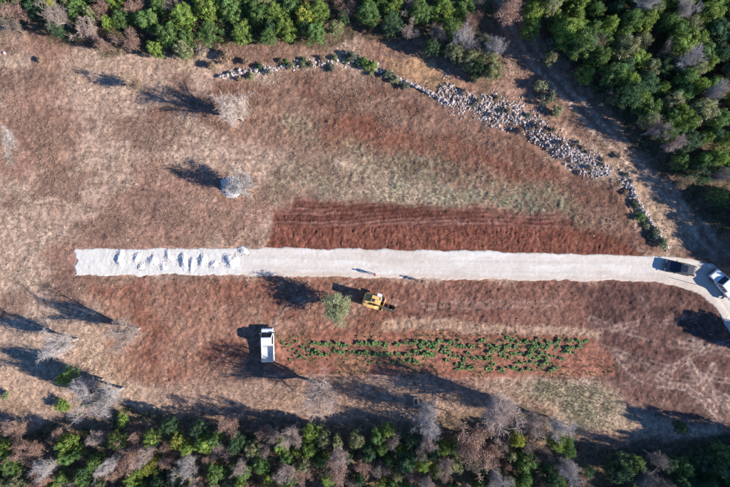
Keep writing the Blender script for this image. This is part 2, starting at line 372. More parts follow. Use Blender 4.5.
# relief
amp = 0.055 + 0.02 * Z['upper'] + 0.03 * Z['green'] + 0.02 * Z['forest'] + 0.03 * Z['lower']
H = (fin - 0.5) * amp * 2.9 + (mid - 0.5) * 0.22 + (fbm(GX, GY, 0.36, 2, 141) - 0.5) * amp * 2.0
H += Z['plough_low'] * ((vert - 0.5) * 0.22 + (fbm(GX, GY, .5, 3, 161, .7) - .5) * .22) + Z['plough'] * (1 - Z['plough_low']) * (streak - 0.5) * 0.22
H += Z['plot'] * np.sin(V / 6.2 * 2 * math.pi) * 0.04 + Z['dark_r'] * (fbm(GX * .5, GY, 1.0, 3, 151) - 0.5) * 0.16
H += (big - 0.5) * 0.5 + rel_tr - Z['plough'] * (1 - Z['plough_low']) * fur * .09 - Z['plough_low'] * fur2 * .055 * sstep(.3, .6, mid)
RUB = [(440, 86), (470, 98), (520, 122), (560, 146), (600, 170), (630, 186)]
H += 0.45 * np.exp(-(line_d(U, V, RUB) / 12) ** 2) * (0.7 + 0.6 * mid)
H -= 0.45 * np.exp(-(line_d(U, V, [(505, 128), (540, 148), (575, 172)]) / 4) ** 2) + 0.35 * np.exp(-(line_d(U, V, [(622, 192), (640, 216), (652, 240)]) / 4) ** 2)
H = H * (1 - under)
far = np.maximum(np.abs(GX) / 70, np.abs(GY) / 48)
H[far > 1.0] = 0.0
H = H.astype(np.float32)
NXg, NYg = GX.shape
idx = np.arange(NXg * NYg).reshape(NXg, NYg)
F = np.stack([idx[:-1, :-1], idx[1:, :-1], idx[1:, 1:], idx[:-1, 1:]], -1).reshape(-1, 4)
me = np_mesh("ground", np.stack([GX, GY, H], -1).reshape(-1, 3), F, MAT['ground'], smooth=True)
add_col(me, "soil", np.clip(soil, 0, 1).reshape(-1, 3))
ground = link(bpy.data.objects.new("ground", me)); tag(ground, kind="structure")
nO = len(outr)
def gidx(x, y):
    i = np.clip(np.round((np.asarray(x) + 70) / STEP).astype(int), 0, len(fx) - 1) + nO
    j = np.clip(np.round((np.asarray(y) + 48) / STEP).astype(int), 0, len(fy) - 1) + nO
    return i, j
def gz(x, y):
    i, j = gidx(x, y); return H[i, j]
def gmin(x, y, r):
    a = np.linspace(0, 2 * math.pi, 12); return float(min(gz(x + r * np.cos(a), y + r * np.sin(a)).min(), gz(x, y)))

# ------------------------------------------------------------------ white gravel road
nW = 34
T = np.linspace(0, 1, nW)
tj = rng.random(nR)
R = ET[:, None, :] * (1 - T)[None, :, None] + EB[:, None, :] * T[None, :, None]
RX, RY = W(R[..., 0], R[..., 1])
jt = (fbm(RX, RY * 0 + 3, 2.3, 6, 201, .62) - 0.5) * 0.75; jb = (fbm(RX, RY * 0 + 40, 2.3, 6, 211, .7) - 0.5) * 1.3
side = (1 - T)[None, :]
dirv = (ET - EB); dirv /= np.linalg.norm(dirv, axis=1)[:, None]
push = jt * np.maximum(0, 1 - T / 0.25)[None, :] - jb * np.maximum(0, (T - 0.75) / 0.25)[None, :]
RX = RX + dirv[:, 0:1] * push; RY = RY - dirv[:, 1:2] * push
endj = (fbm(RX[0] * 0 + 5, RY[0], 1.2, 4, 221, .65) - 0.5) * 2.2
RX[:12] += endj[None, :] * np.linspace(1, 0, 12)[:, None]
Ru = R[..., 0]
dump = sstep(250, 236, Ru)                                    # freshly tipped part at the left
RH = 0.085 + (fbm(RX, RY, 0.5, 4, 231) - 0.5) * (0.03 + 0.04 * dump) + (fbm(RX, RY, 1.6, 3, 241) - 0.5) * (0.05 + 0.04 * dump)
for tc in (0.33, 0.68):
    RH -= 0.025 * np.exp(-((T[None, :] - tc + 0.02 * np.sin(Ru / 40)) / 0.05) ** 2) * (1 - dump)
lip = np.minimum(1, np.minimum(T, 1 - T) / 0.035)[None, :] * np.minimum(1, np.arange(nR) / 3.0)[:, None]
RH = RH * lip - 0.06 * (1 - lip)
rc = np.zeros(RX.shape + (3,), np.float32) + np.array([0.615, 0.56, 0.49], np.float32)
rc = mixc(rc, np.array([0.635, 0.605, 0.55]), dump)
rc = mixc(rc, np.array([0.675, 0.635, 0.575]), sstep(0.5, 0.7, fbm(RX * 0.3, RY, 1.3, 4, 251)) * (1 - dump))
rc = mixc(rc, np.array([0.56, 0.46, 0.38]), sstep(0.78, 0.86, T[None, :] + (fbm(RX * 0.4, RY, 1.2, 4, 261) - 0.5) * 0.35) * (1 - dump) * 0.75)
rc = mixc(rc, np.array([0.50, 0.41, 0.34]), sstep(0.52, 0.68, fbm(RX * 0.25, RY, 1.7, 5, 271)) * (1 - dump) * 0.5)
for tc in (0.30, 0.36, 0.62, 0.69):
    rc = mixc(rc, np.array([0.52, 0.45, 0.39]), np.exp(-((T[None, :] - tc + 0.03 * np.sin(Ru / 55 + tc * 9)) / 0.02) ** 2) * (1 - dump) * (.25 + .6 * fbm(RX, RY, 3.0, 3, 275)))
rc = mixc(rc, np.array([0.40, 0.29, 0.22]), (1 - np.minimum(1, np.minimum(T, 1 - T) / 0.05))[None, :] * (fbm(RX, RY, 0.8, 3, 281)) * 0.8)
ridx = np.arange(nR * nW).reshape(nR, nW)
RF = np.stack([ridx[:-1, :-1], ridx[1:, :-1], ridx[1:, 1:], ridx[:-1, 1:]], -1).reshape(-1, 4)[:, ::-1]
me = np_mesh("gravel_road", np.stack([RX, RY, RH], -1).reshape(-1, 3), RF, MAT['road'], smooth=True)
add_col(me, "soil", rc.reshape(-1, 3))
road = link(bpy.data.objects.new("gravel_road", me)); tag(road, kind="structure")
ROADZ = 0.085

# ------------------------------------------------------------------ stones
def stone_verts(n, seed):
    """n variants of a rough 12-vertex boulder, unit radius"""
    bm = bmesh.new(); bmesh.ops.create_icosphere(bm, subdivisions=1, radius=1.0)
    base = np.array([v.co for v in bm.verts], np.float32); f = np.array([[v.index for v in p.verts] for p in bm.faces], np.int32); bm.free()
    r = np.random.default_rng(seed)
    out = []
    for k in range(n):
        v = base * r.uniform(0.72, 1.2, (len(base), 1)); v *= np.array([1, r.uniform(.6, .95), r.uniform(.45, .75)])
        out.append(v)
    return out, f
SV, SF = stone_verts(12, 5)
def stones_mesh(name, pos, size, mat):
    n = len(pos); nv = len(SV[0])
    sel = rng.integers(0, len(SV), n); base = np.stack(SV)[sel]
    a = rng.uniform(0, 2 * math.pi, n); c, s = np.cos(a), np.sin(a)
    x = base[..., 0] * c[:, None] - base[..., 1] * s[:, None]; y = base[..., 0] * s[:, None] + base[..., 1] * c[:, None]
    v = np.stack([x, y, base[..., 2]], -1) * size[:, None, None] + pos[:, None, :]
    f = (SF[None] + (np.arange(n) * nv)[:, None, None]).reshape(-1, 3)
    return np_mesh(name, v.reshape(-1, 3), f, mat)
STONE_ME = []
for k in range(8):
    STONE_ME.append(np_mesh("stone", SV[k], SF, MAT['stone']))
def stone_bank(name, label, cat, path, hw, n, nbig, size=(0.10, 0.28), hgt=0.35, mat='stone', edge=1.0):
    p = resample(path, 200); c = p[100]; cx, cy = W(*c); root = empty(name, (cx, cy, float(gz(cx, cy))))
    tag(root, label, cat)
    k = rng.integers(0, 199, n + nbig); t = rng.random(n + nbig)
    q = p[k] * (1 - t[:, None]) + p[k + 1] * t[:, None]
    d = p[k + 1] - p[k]; d /= np.linalg.norm(d, axis=1)[:, None] + 1e-9
    wv = np.interp(k, np.linspace(0, 199, len(hw)), hw)
    off = np.clip(rng.normal(0, 0.55, n + nbig), -1.5, 1.5) + (fbm(k / 9.0, k * 0.0 + 2.0, 1.0, 2, 77) - .5) * .9
    q = q + np.c_[-d[:, 1], d[:, 0]] * (off * wv)[:, None]
    x, y = W(q[:, 0], q[:, 1]); z = gz(x, y) + np.exp(-(off / 0.6) ** 2) * hgt * rng.uniform(0.1, 1.0, n + nbig)
    sz = size[0] + (size[1] - size[0]) * rng.random(n + nbig) ** 2.6
    base = np.array([cx, cy, float(gz(cx, cy))])
    patch = fbm(x, y, 2.2, 3, 88); z = z - sstep(.52, .66, patch) * (.6 if len(hw) == 5 and hw[0] > 9 else .12)
    pos = np.c_[x, y, z + sz * 0.05]
    o = link(bpy.data.objects.new("rubble", stones_mesh("rubble", pos[nbig:] - base, sz[nbig:], MAT[mat])), root); tag(o, kind="stuff")
    for i in range(nbig):
        s = bpy.data.objects.new("stone", STONE_ME[i % 8]); link(s, root)
        s.location = Vector(pos[i] - base); r = size[1] * (0.5 + 1.1 * rng.random() ** 2); s.scale = (r, r, r)
        s.rotation_euler = (rng.uniform(-.4, .4), rng.uniform(-.4, .4), rng.uniform(0, 6.28))
    return root
stone_bank("rubble_bank", "broad bank of pale broken stones between brown meadow and dirt track", "rubble", RUB, [13, 17, 14, 12, 9], 5600, 150, (0.04, 0.24), 0.26)
stone_bank("stone_wall", "tumbled grey stone wall with shrubs along the top of the brown meadow", "stone wall",
           [(220, 77), (250, 71), (290, 67), (325, 63), (345, 60), (368, 64), (392, 76)], [3.2, 4.2, 4, 5.5, 4], 800, 45, (0.06, 0.28), 0.5)
stone_bank("stone_wall", "narrow straight stone wall leading down to the rubble bank", "stone wall",
           [(394, 77), (410, 84), (430, 94), (448, 104)], [2.4, 2.2, 2.6], 420, 40, (0.10, 0.26), 0.5)
stone_bank("stone_wall", "overgrown stone wall running from the rubble bank down to the gravel road", "stone wall",
           [(628, 186), (638, 202), (648, 220), (660, 238), (668, 250)], [3, 2.6, 2.6, 3], 380, 40, (0.10, 0.28), 0.5)
# loose stones lying in the field
n = 700
u = rng.uniform(-10, 740, n); v = rng.uniform(50, 430, n); x, y = W(u, v)
ok = poly_sd(u, v, np.r_[ET[::20], EB[::-20]]) > 3
sz = 0.03 + 0.11 * rng.random(n) ** 3
me = stones_mesh("field_stones", np.c_[x, y, gz(x, y) + sz * 0.2][ok], sz[ok], MAT['stone'])
tag(link(bpy.data.objects.new("field_stones", me)), "small pale stones scattered over the fields", "stones", kind="stuff")
n = 16000
u = rng.uniform(255, 735, n); v = rng.uniform(198, 420, n); x, y = W(u, v); i, j = gidx(x, y)
ok = (rng.random(n) < Z['plough'][i, j] * .9 + Z['pl'][i, j] * .3 + Z['dark_r'][i, j] * .12 + Z['plot'][i, j] * .3) & (under[i, j] < .1)
sz = 0.03 + 0.11 * rng.random(n) ** 3
me = stones_mesh("soil_clods", np.c_[x, y, gz(x, y) + sz * 0.15][ok], sz[ok], mat_leaf("clod", (0.24, 0.115, 0.085), var=.4, trans=0, hue=.01, rough=.95))
tag(link(bpy.data.objects.new("soil_clods", me)), "clods of red soil over the ploughed strip and fields", "clods", kind="stuff")
for i, (u0, v0, s0, lab) in enumerate([(239, 71, .55, "white boulder at the left end of the tumbled stone wall"), (232, 74, .42, "smaller white boulder just left of the big one by the wall"),
                                (4, 53, .4, "pale boulder near the left edge below the top wood"), (452, 103, .5, "pale boulder where the narrow wall meets the rubble bank"),
                                (64, 227, .22, "little white stone in the left field above the gravel road"), (136, 184, .22, "little white stone in the middle of the left field")]):
    x, y = W(u0, v0); o = bpy.data.objects.new("boulder", STONE_ME[i]); link(o)
    o.location = (x, y, float(gz(x, y)) + s0 * 0.15); o.scale = (s0, s0, s0); o.rotation_euler = (0, 0, i * 1.3); tag(o, lab, "boulder", "loose boulders")

# ------------------------------------------------------------------ heaps
def heap_mesh(name, rx, ry, h, seed, mat, n=34, rough=0.12, steep=False):
    rr = np.random.default_rng(seed); vs = []; fs = []
    rings = 12
    for i in range(rings + 1):
        t = i / rings
        for k in range(n):
            a = 2 * math.pi * k / n
            e = 1 + 0.22 * math.sin(2 * a + seed) + 0.12 * math.sin(3 * a + seed * 2.1) + 0.06 * rr.normal()
            rad = t * e
            px, py = np.array([rx * rad * math.cos(a) + seed * 7.0]), np.array([ry * rad * math.sin(a)])
            prof = max(0, 1 - t) ** 1.15 if steep else (math.cos(math.pi * t) * .5 + .5)
            z = h * prof * (1 + (fbm(px, py, .5, 3, 400)[0] - .5) * .5) + rough * h * (fbm(px, py, .22, 2, 410)[0] - .5) * (0 if i == rings else 2)
            vs.append((rx * rad * math.cos(a), ry * rad * math.sin(a), z if i < rings else -0.12))
    for i in range(rings):
        for k in range(n):
            k2 = (k + 1) % n; fs.append((i * n + k, (i + 1) * n + k, (i + 1) * n + k2, i * n + k2))
    return np_mesh(name, vs, fs, mat, smooth=True)
heaps = [(120, 259, 1.25, 1.45, .72), (137, 257, .9, 1.1, .40), (141, 267, .8, .8, .34), (153, 261, 1.1, 1.35, .46), (164, 267, .8, .9, .30), (169, 256, .9, 1.0, .34),
         (184, 260, 1.2, 1.5, .66), (192, 264, .9, 1.4, .52), (203, 260, 1.1, 1.4, .58), (214, 264, .9, 1.1, .38), (231, 261, 1.5, 1.6, .80), (244, 251, 1.2, .7, .42)]
heaps.sort()
for i, (u0, v0, rx, ry, h) in enumerate(heaps):
    rx *= .9; ry *= .92; h *= .6
    x, y = W(u0, v0)
    root = empty("gravel_heap", (x, y, ROADZ - 0.01), rng.uniform(-.3, .3))
    o = link(bpy.data.objects.new("mound", heap_mesh("mound", rx, ry, h, 11 + i, MAT['gravel'])), root)
    a = rng.uniform(0, 6.28, 110); t = .35 + rng.random(110) ** .6 * .95
    sz = .025 + .09 * rng.random(110) ** 2.5
    pos = np.c_[rx * t * np.cos(a), ry * t * np.sin(a), np.where(t < 1, h * (np.cos(math.pi * np.minimum(t, 1)) * .5 + .5), 0) + sz * .2]
    link(tag(bpy.data.objects.new("loose_stones", stones_mesh("loose_stones", pos, sz, MAT['white_stone'])), kind="stuff"), root)
    tag(root, f"{ordinal(i + 1)} white gravel heap from the left end of the gravel road", "gravel heap", "tipped gravel heaps on the road")
# tall heap of white stones in the left field
x, y = W(232, 187)
root = empty("stone_heap", (x, y, gmin(x, y, 1.5)), 0.0)
hm = link(bpy.data.objects.new("mound", heap_mesh("mound", 1.6, 1.6, 2.0, 3, MAT['white_stone'], 40, .06, True)), root)
a = rng.uniform(0, 6.28, 900); t = rng.random(900) ** .5 * 1.1; sz = rng.uniform(.06, .17, 900)
pos = np.c_[1.6 * t * np.cos(a), 1.6 * t * np.sin(a), np.maximum(0.02, 2.0 * np.maximum(0, 1 - t) ** 1.15) + sz * .15]
link(tag(bpy.data.objects.new("loose_stones", stones_mesh("loose_stones", pos, sz, MAT['white_stone'])), kind="stuff"), root)
tag(root, "heap of white stones under a whitish tree in the left field", "stone heap")

# ------------------------------------------------------------------ trees: prototypes
def tube_chain(vs, fs, p0, p1, r0, r1, n=5):
    d = (p1 - p0).normalized(); a = d.orthogonal().normalized(); b = d.cross(a); o = len(vs)
    for p, r in ((p0, r0), (p1, r1)):
        for k in range(n):
            t = 2 * math.pi * k / n; vs.append(p + (a * math.cos(t) + b * math.sin(t)) * r)
    for k in range(n):
        k2 = (k + 1) % n; fs.append((o + k, o + k2, o + n + k2, o + n + k))
def rand_dir(rd, up=0.0):
    v = Vector((rd.gauss(0, 1), rd.gauss(0, 1), rd.gauss(0, 1) + up)); return v.normalized()
def grow(rd, hgt, spread, nl=6, nb=6, nt=7, ntt=6, twl=0.7, thick=1.0):
    """trunk and limbs as tubes, twigs as three-sided slivers. returns (wood, twigs, tips)"""
    wv, wf, tv, tf, tips = [], [], [], [], []
    r0 = 0.022 * hgt + 0.03; fork = Vector((rd.uniform(-.1, .1) * hgt * .3, rd.uniform(-.1, .1) * hgt * .3, hgt * rd.uniform(.16, .24)))
    tube_chain(wv, wf, Vector((0, 0, -0.25)), fork * 0.5, r0 * 1.35, r0 * 1.05, 8); tube_chain(wv, wf, fork * 0.5, fork, r0 * 1.05, r0 * .9, 8)
    for i in range(nl):
        a = 2 * math.pi * (i + rd.uniform(-.3, .3)) / nl; ou = rd.uniform(.35, 1.0) * spread
        if i == 0: ou *= .25
        p = fork.copy(); r = r0 * rd.uniform(.45, .65) * thick
        end = Vector((math.cos(a) * ou, math.sin(a) * ou, hgt * rd.uniform(.62, .9)))
        if i == 0: end.z = hgt * .93
        pts = [p]
        for s in range(1, 5):
            t = s / 4; q = fork.lerp(end, t) + Vector((rd.gauss(0, .05), rd.gauss(0, .05), rd.gauss(0, .03))) * hgt * .5
            q.z += math.sin(t * math.pi) * -0.02 * hgt; pts.append(q)
        for s in range(4):
            tube_chain(wv, wf, pts[s], pts[s + 1], r * (1 - s * .2), r * (1 - (s + 1) * .2), 5)
        for j in range(nb):
            t = rd.uniform(.18, 1.0) * 3.999; s = int(t); bp = pts[s].lerp(pts[s + 1], t - s)
            bd = ((pts[-1] - fork).normalized() * .6 + rand_dir(rd, .5)).normalized(); bl = hgt * rd.uniform(.12, .24)
            be = bp + bd * bl; tube_chain(wv, wf, bp, be, r * .32, r * .12, 4)
            for k in range(nt):
                tt = rd.uniform(.2, 1.0); c = bp.lerp(be, tt); td = (bd * .6 + rand_dir(rd, .35)).normalized(); tl = hgt * rd.uniform(.07, .13)
                te = c + td * tl; tube_chain(tv, tf, c, te, .016, .008, 3); tips.append(te)
                for m in range(ntt):
                    c2 = c.lerp(te, rd.uniform(.1, 1)); d2 = (td * .5 + rand_dir(rd, .25)).normalized()
                    e2 = c2 + d2 * twl * rd.uniform(.4, 1); tube_chain(tv, tf, c2, e2, .010, .004, 3); tips.append(e2)
    return wv, wf, tv, tf, tips
def leaf_quads(centers, normals, size, r):
    n = len(centers); nn = normals / (np.linalg.norm(normals, axis=1)[:, None] + 1e-9)
    ref = r.normal(size=(n, 3)); a = np.cross(nn, ref); a /= np.linalg.norm(a, axis=1)[:, None] + 1e-9; b = np.cross(nn, a)
    s = (size * r.uniform(.6, 1.35, n))[:, None]; w = .62
    v = np.stack([centers - a * s, centers - b * s * w + nn * s * .12, centers + a * s, centers + b * s * w + nn * s * .12], 1).reshape(-1, 3)
    return v, np.arange(n * 4).reshape(n, 4)
def leafy_crown(seed, Rr=2.0, Hh=5.0, nblob=34, nleaf=120, ls=.16, low=0.25, br=(.5, .85), shell=False):
    r = np.random.default_rng(seed); C = []; Nn = []; Tn = []
    lob = r.uniform(.55, 1.25, 9); ph = r.uniform(0, 6.28)
    for k in range(nblob):
        a = r.uniform(0, 6.28); e = np.interp((a + ph) % 6.283, np.linspace(0, 6.283, 10), np.r_[lob, lob[:1]])
        if shell and k % 5:                                    # clumps spread over the outside of the crown
            cz = r.uniform(-.35, 1.0); rho = math.sqrt(1 - cz * cz) if cz > -1 else 0; q = 1 + r.normal() * .13
            cen = np.array([math.cos(a) * rho * Rr * e * q * .92, math.sin(a) * rho * Rr * e * q * .92, Hh * (.52 + .42 * cz * q)])
        else:
            t = r.random() ** .5; z = low + (1 - low) * r.random() ** .8
            prof = math.sqrt(max(0.05, 1 - ((z - .55) / .5) ** 2)) * (.75 if shell else 1)
            cen = np.array([math.cos(a) * t * Rr * e * prof, math.sin(a) * t * Rr * e * prof, z * Hh * (.78 if shell else .9)])
        b = r.uniform(*br) * Rr / 2.0
        d = r.normal(size=(nleaf, 3)); d /= np.linalg.norm(d, axis=1)[:, None]; d[:, 2] = np.abs(d[:, 2]) * np.where(r.random(nleaf) < .8, 1, -1)
        rad = b * np.abs(0.72 + 0.36 * r.normal(size=nleaf)); st = r.uniform(.65, 1.45, 3)
        C.append(cen + d * rad[:, None] * st * np.array([1, 1, .8])); Nn.append(d + r.normal(0, .45, (nleaf, 3)))
        Tn.append(np.repeat((np.array([1, 1, 1]) * r.uniform(.62, 1.35) * np.array([r.uniform(.85, 1.25), 1, r.uniform(.8, 1.15)]))[None], nleaf * 4, 0))
    leafy_crown.tint = np.concatenate(Tn)
    return leaf_quads(np.concatenate(C), np.concatenate(Nn), ls, r)
def wood_only(rd, hgt, spread):
    wv, wf, _, _, _ = grow(rd, hgt * .92, spread * .75, 5, 4, 0, 0); return wv, wf
PROTO = {}
for k in range(6):
    rd = random.Random(40 + k); wv, wf = wood_only(rd, 5.2, 2.0)
    v, f = leafy_crown(40 + k, 2.1, 5.2, 120 + 14 * k, 90, .07 + .012 * (k % 3), .2, (.17 + .03 * (k % 3), .46 + .05 * (k % 2)), True)
    cm = np_mesh("crown", v, f, MAT['crown_leaf']); add_col(cm, "tint", leafy_crown.tint)
    PROTO['green', k] = (np_mesh("trunk", wv, wf, MAT['bark'], True), cm)
for k in range(4):
    rd = random.Random(60 + k); wv, wf, tv, tf, tips = grow(rd, 5.6, 2.1, 6, 6, 6, 5, .6)
    r = np.random.default_rng(60 + k); tips = np.array(tips); sel = r.integers(0, len(tips), 3600)
    v, f = leaf_quads(tips[sel] + r.normal(0, .12, (3600, 3)), r.normal(size=(3600, 3)) + np.array([0, 0, .6]), .075, r)
    PROTO['brown', k] = (np_mesh("trunk", wv + tv, wf, MAT['bark'], True) if False else np_mesh("trunk", wv, wf, MAT['bark'], True),
                         np_mesh("crown", v, f, MAT['leaf']), np_mesh("twigs", tv, tf, MAT['twig']))
for k in range(4):
    rd = random.Random(80 + k); wv, wf, tv, tf, tips = grow(rd, 8.6, 2.6, 9, 8, 8, 8, .85, 1.5)
    PROTO['bare', k] = (np_mesh("trunk", wv, wf, MAT['pale_bark'], True), np_mesh("crown", tv, tf, MAT['twig']))
for k in range(3):                                             # low leafy shrubs
    rd = random.Random(90 + k); wv, wf = wood_only(rd, 1.5, .8)
    v, f = leafy_crown(90 + k, 1.0, 1.7, 22, 90, .10, .15, (.55, .9))
    PROTO['shrub', k] = (np_mesh("stem", wv, wf, MAT['bark'], True), np_mesh("foliage", v, f, MAT['leaf']))
for k in range(2):                                             # airy pale olive-like tree
    rd = random.Random(95 + k); wv, wf, tv, tf, tips = grow(rd, 5.4, 2.0, 7, 6, 6, 4, .6)
    r = np.random.default_rng(95 + k); tips = np.array(tips); sel = r.integers(0, len(tips), 9500)
    v, f = leaf_quads(tips[sel] + r.normal(0, .15, (9500, 3)), r.normal(size=(9500, 3)) + np.array([0, 0, .6]), .085, r)
    PROTO['olive', k] = (np_mesh("trunk", wv, wf, MAT['pale_bark'], True), np_mesh("crown", v, f, MAT['leaf']))

COLOURS = {
    'bright green': (0.25, 0.36, 0.085), 'dark green': (0.085, 0.165, 0.078), 'mid green': (0.16, 0.27, 0.085), 'olive green': (0.28, 0.31, 0.16), 'yellow green': (0.35, 0.40, 0.08),
    'pinkish brown': (0.36, 0.235, 0.185), 'tan brown': (0.38, 0.28, 0.19), 'grey brown': (0.27, 0.22, 0.19),
    'pale grey': (0.40, 0.37, 0.36), 'pinkish grey': (0.42, 0.33, 0.285), 'whitish': (0.56, 0.48, 0.42), 'pale tan': (0.56, 0.46, 0.39), 'pale whitish': (0.50, 0.47, 0.45), 'pale green': (0.34, 0.36, 0.20), 'grey green': (0.17, 0.19, 0.13)}
KIND_WORD = {'green': 'evergreen tree', 'brown': 'dry-leaved oak', 'bare': 'bare tree', 'shrub': 'shrub', 'olive': 'feathery tree'}
NAME = {'green': 'evergreen_tree', 'brown': 'dry_leaved_oak', 'bare': 'bare_tree', 'shrub': 'shrub', 'olive': 'feathery_tree'}
PROTO_R = {'green': 2.35, 'brown': 2.2, 'bare': 2.9, 'shrub': 1.25, 'olive': 2.2}
PROTO_HC = {'green': 3.4, 'brown': 4.0, 'bare': 5.8, 'shrub': 0.9, 'olive': 3.6}
NV = {'green': 6, 'brown': 4, 'bare': 4, 'shrub': 3, 'olive': 2}
TREES = []                                                     # (root, kind, colour, zone, u, v)
def tree(kind, colour, u0, v0, rpx, zone_, seen=True, hs=None, label=None, group=None, variant=None):
    """u0, v0: the crown's centre as seen from above, or the foot of the trunk when seen is False"""
    s = rpx / S / PROTO_R[kind]; hs = hs or min(max(s, .75), 1.35) * rng.uniform(.92, 1.1)
    if kind == 'shrub': hs = s * rng.uniform(.8, 1.1)
    x, y = W(u0, v0)
    if seen:
        k = 1 - PROTO_HC[kind] * hs / CAM_H; x, y = x * k, y * k     # the crown leans outwards in the picture: find its foot
    root = empty(NAME[kind], (x, y, gmin(x, y, .15)), rng.uniform(0, 6.28), (s, s, hs))
    var = int(rng.integers(0, NV[kind])); var = var if variant is None else variant; c = COLOURS[colour]; f = rng.uniform(.85, 1.15)
    for m in PROTO[kind, var]:
        o = link(bpy.data.objects.new(m.name.split('.')[0], m), root); o.color = (c[0] * f, c[1] * f, c[2] * f, 1)
    if label: tag(root, label, 'shrub' if kind == 'shrub' else 'tree', group)
    else: TREES.append((root, kind, colour, zone_, *M2(x, y)))
    return root

# trees that stand alone
tree('bare', 'pale tan', 233, 110, 17, '', label="pale bare tree standing alone in the upper left field", hs=.95)
tree('brown', 'pale whitish', 237, 186, 15, '', label="whitish densely twigged tree standing at the heap of white stones", hs=1.0)
tree('bare', 'pinkish grey', 318, 395, 20, '', label="bare pinkish grey tree below the white truck and the crop plot", hs=1.1)
tree('bare', 'pinkish grey', 121, 335, 15, '', label="pale bare tree in the lower left field nearest the road's end", hs=1.0)
tree('bare', 'pale grey', 56, 346, 13, '', label="grey bare tree in the lower left field near the left edge", hs=.95)
tree('olive', 'pale green', 337, 308, 15, '', label="round pale green tree standing beside the yellow digger", hs=1.05, variant=0)
tree('brown', 'tan brown', 131, 82, 8, '', label="small tan tree in the upper left field below the top wood", hs=.9)
tree('bare', 'pale grey', 100, 402, 17, '', label="pale grey bare tree on the left above the bottom wood", hs=1.15)
tree('bare', 'pale grey', 82, 390, 12, '', label="smaller grey bare tree beside the bright green shrub on the left", hs=1.0)
tree('green', 'mid green', 67, 377, 8, '', label="small bright green tree among grey bare trees on the left", hs=1.15)
tree('green', 'dark green', 92, 398, 9, '', label="dark evergreen tree standing between two grey bare trees on the left", hs=1.2)
tree('bare', 'pinkish grey', 503, 412, 21, '', label="tall pinkish grey bare tree below the right half of the crop plot", hs=1.2)
tree('bare', 'pale grey', 431, 422, 15, '', label="pale grey bare tree just below the open box", hs=1.0)
tree('bare', 'pinkish grey', 536, 424, 13, '', label="bare tree just right of the tall pinkish grey bare tree", hs=.9)
tree('bare', 'pale grey', 560, 428, 11, '', label="pale bare tree at the lower edge of the pale grass patch", hs=.85)
tree('shrub', 'pale green', 541, 86, 9, '', label="pale green shrub between the rubble bank and the dirt track")
tree('shrub', 'grey green', 549, 98, 9, '', label="grey green shrub in the middle of the three beside the dirt track")
tree('shrub', 'pale green', 557, 111, 8, '', label="lowest of three shrubs between the rubble bank and the dirt track")
for u0, v0, r, c, lab in [(363, 62, 6, 'mid green', "green shrub on the tumbled wall, left of a brighter one"), (371, 66, 7, 'bright green', "brightest green shrub at the right end of the tumbled wall"),
                       (331, 68, 5, 'grey green', "grey green shrub on the middle of the tumbled wall"), (303, 64, 4.5, 'olive green', "olive shrub on the left half of the tumbled wall"),
                       (388, 74, 6, 'grey green', "grey green shrub between the two stone walls"), (395, 80, 5, 'pale green', "small pale shrub at the top of the narrow wall"),
                       (405, 86, 5, 'grey green', "grey green shrub halfway along the narrow wall"), (286, 62, 4, 'mid green', "small green shrub near the left end of the tumbled wall"),
                       (352, 56, 6, 'grey green', "grey green shrub above the tumbled wall"), (642, 217, 6, 'mid green', "green shrub on the overgrown wall above the road"),
                       (655, 234, 7, 'grey green', "grey green shrub at the lower end of the overgrown wall"), (648, 226, 5, 'pale green', "pale shrub on the overgrown wall between two greener ones"),
                       (636, 205, 5, 'grey green', "topmost shrub on the overgrown wall near the rubble bank"), (664, 243, 6, 'olive green', "olive shrub where the overgrown wall meets the road"),
                       (5, 396, 6, 'olive green', "olive shrub at the left edge above the bottom wood"), (62, 406, 8, 'bright green', "bright green shrub under grey bare trees on the left"),
                       (122, 421, 8, 'bright green', "bright green shrub sticking out of the bottom wood on the left"), (583, 450, 5, 'pinkish brown', "tiny brown shrub in the shade below the pale grass"),
                       (40, 60, 4, 'tan brown', "small tan shrub below the top wood near the left edge"), (200, 50, 9, 'grey brown', "grey brown shrub at the edge of the top wood"),
                       (226, 57, 8, 'tan brown', "tan shrub at the wood's edge above the white boulders"), (212, 66, 6, 'tan brown', "tan shrub left of the white boulders"),
                       (246, 62, 6, 'tan brown', "tan shrub above the left end of the tumbled wall"), (475, 79, 6, 'grey green', "grey green shrub at the wood's edge above the rubble bank")]:
    tree('shrub', c, u0, v0, r, '', label=lab, group="shrubs")

extra = [(228 + 10.5 * k + rng.normal() * 2, np.interp(228 + 10.5 * k, [220, 250, 290, 325, 345, 368, 392], [75, 70, 66, 62, 59, 63, 75]) + rng.normal() * 3.2) for k in range(15)]
for k, (u0, v0) in enumerate(sorted(extra)):
    tree('shrub', ['grey green', 'tan brown', 'olive green', 'dark green'][k % 4], u0, v0, rng.uniform(2.5, 4.5), '', label=f"low scrub bush on the tumbled stone wall, {ordinal(k + 1)} from left", group="scrub on the stone wall")
extra = [(468 + 14 * k + rng.normal() * 3, 92 + 7.6 * k + rng.normal() * 7) for k in np.arange(0, 12, .45)]
for k, (u0, v0) in enumerate(sorted(extra)):
    tree('shrub', ['tan brown', 'grey green', 'tan brown', 'grey brown'][k % 4], u0, v0, rng.uniform(2.5, 4.5), '', label=f"low scrub bush among the rubble stones, {ordinal(k + 1)} from left", group="scrub in the rubble")
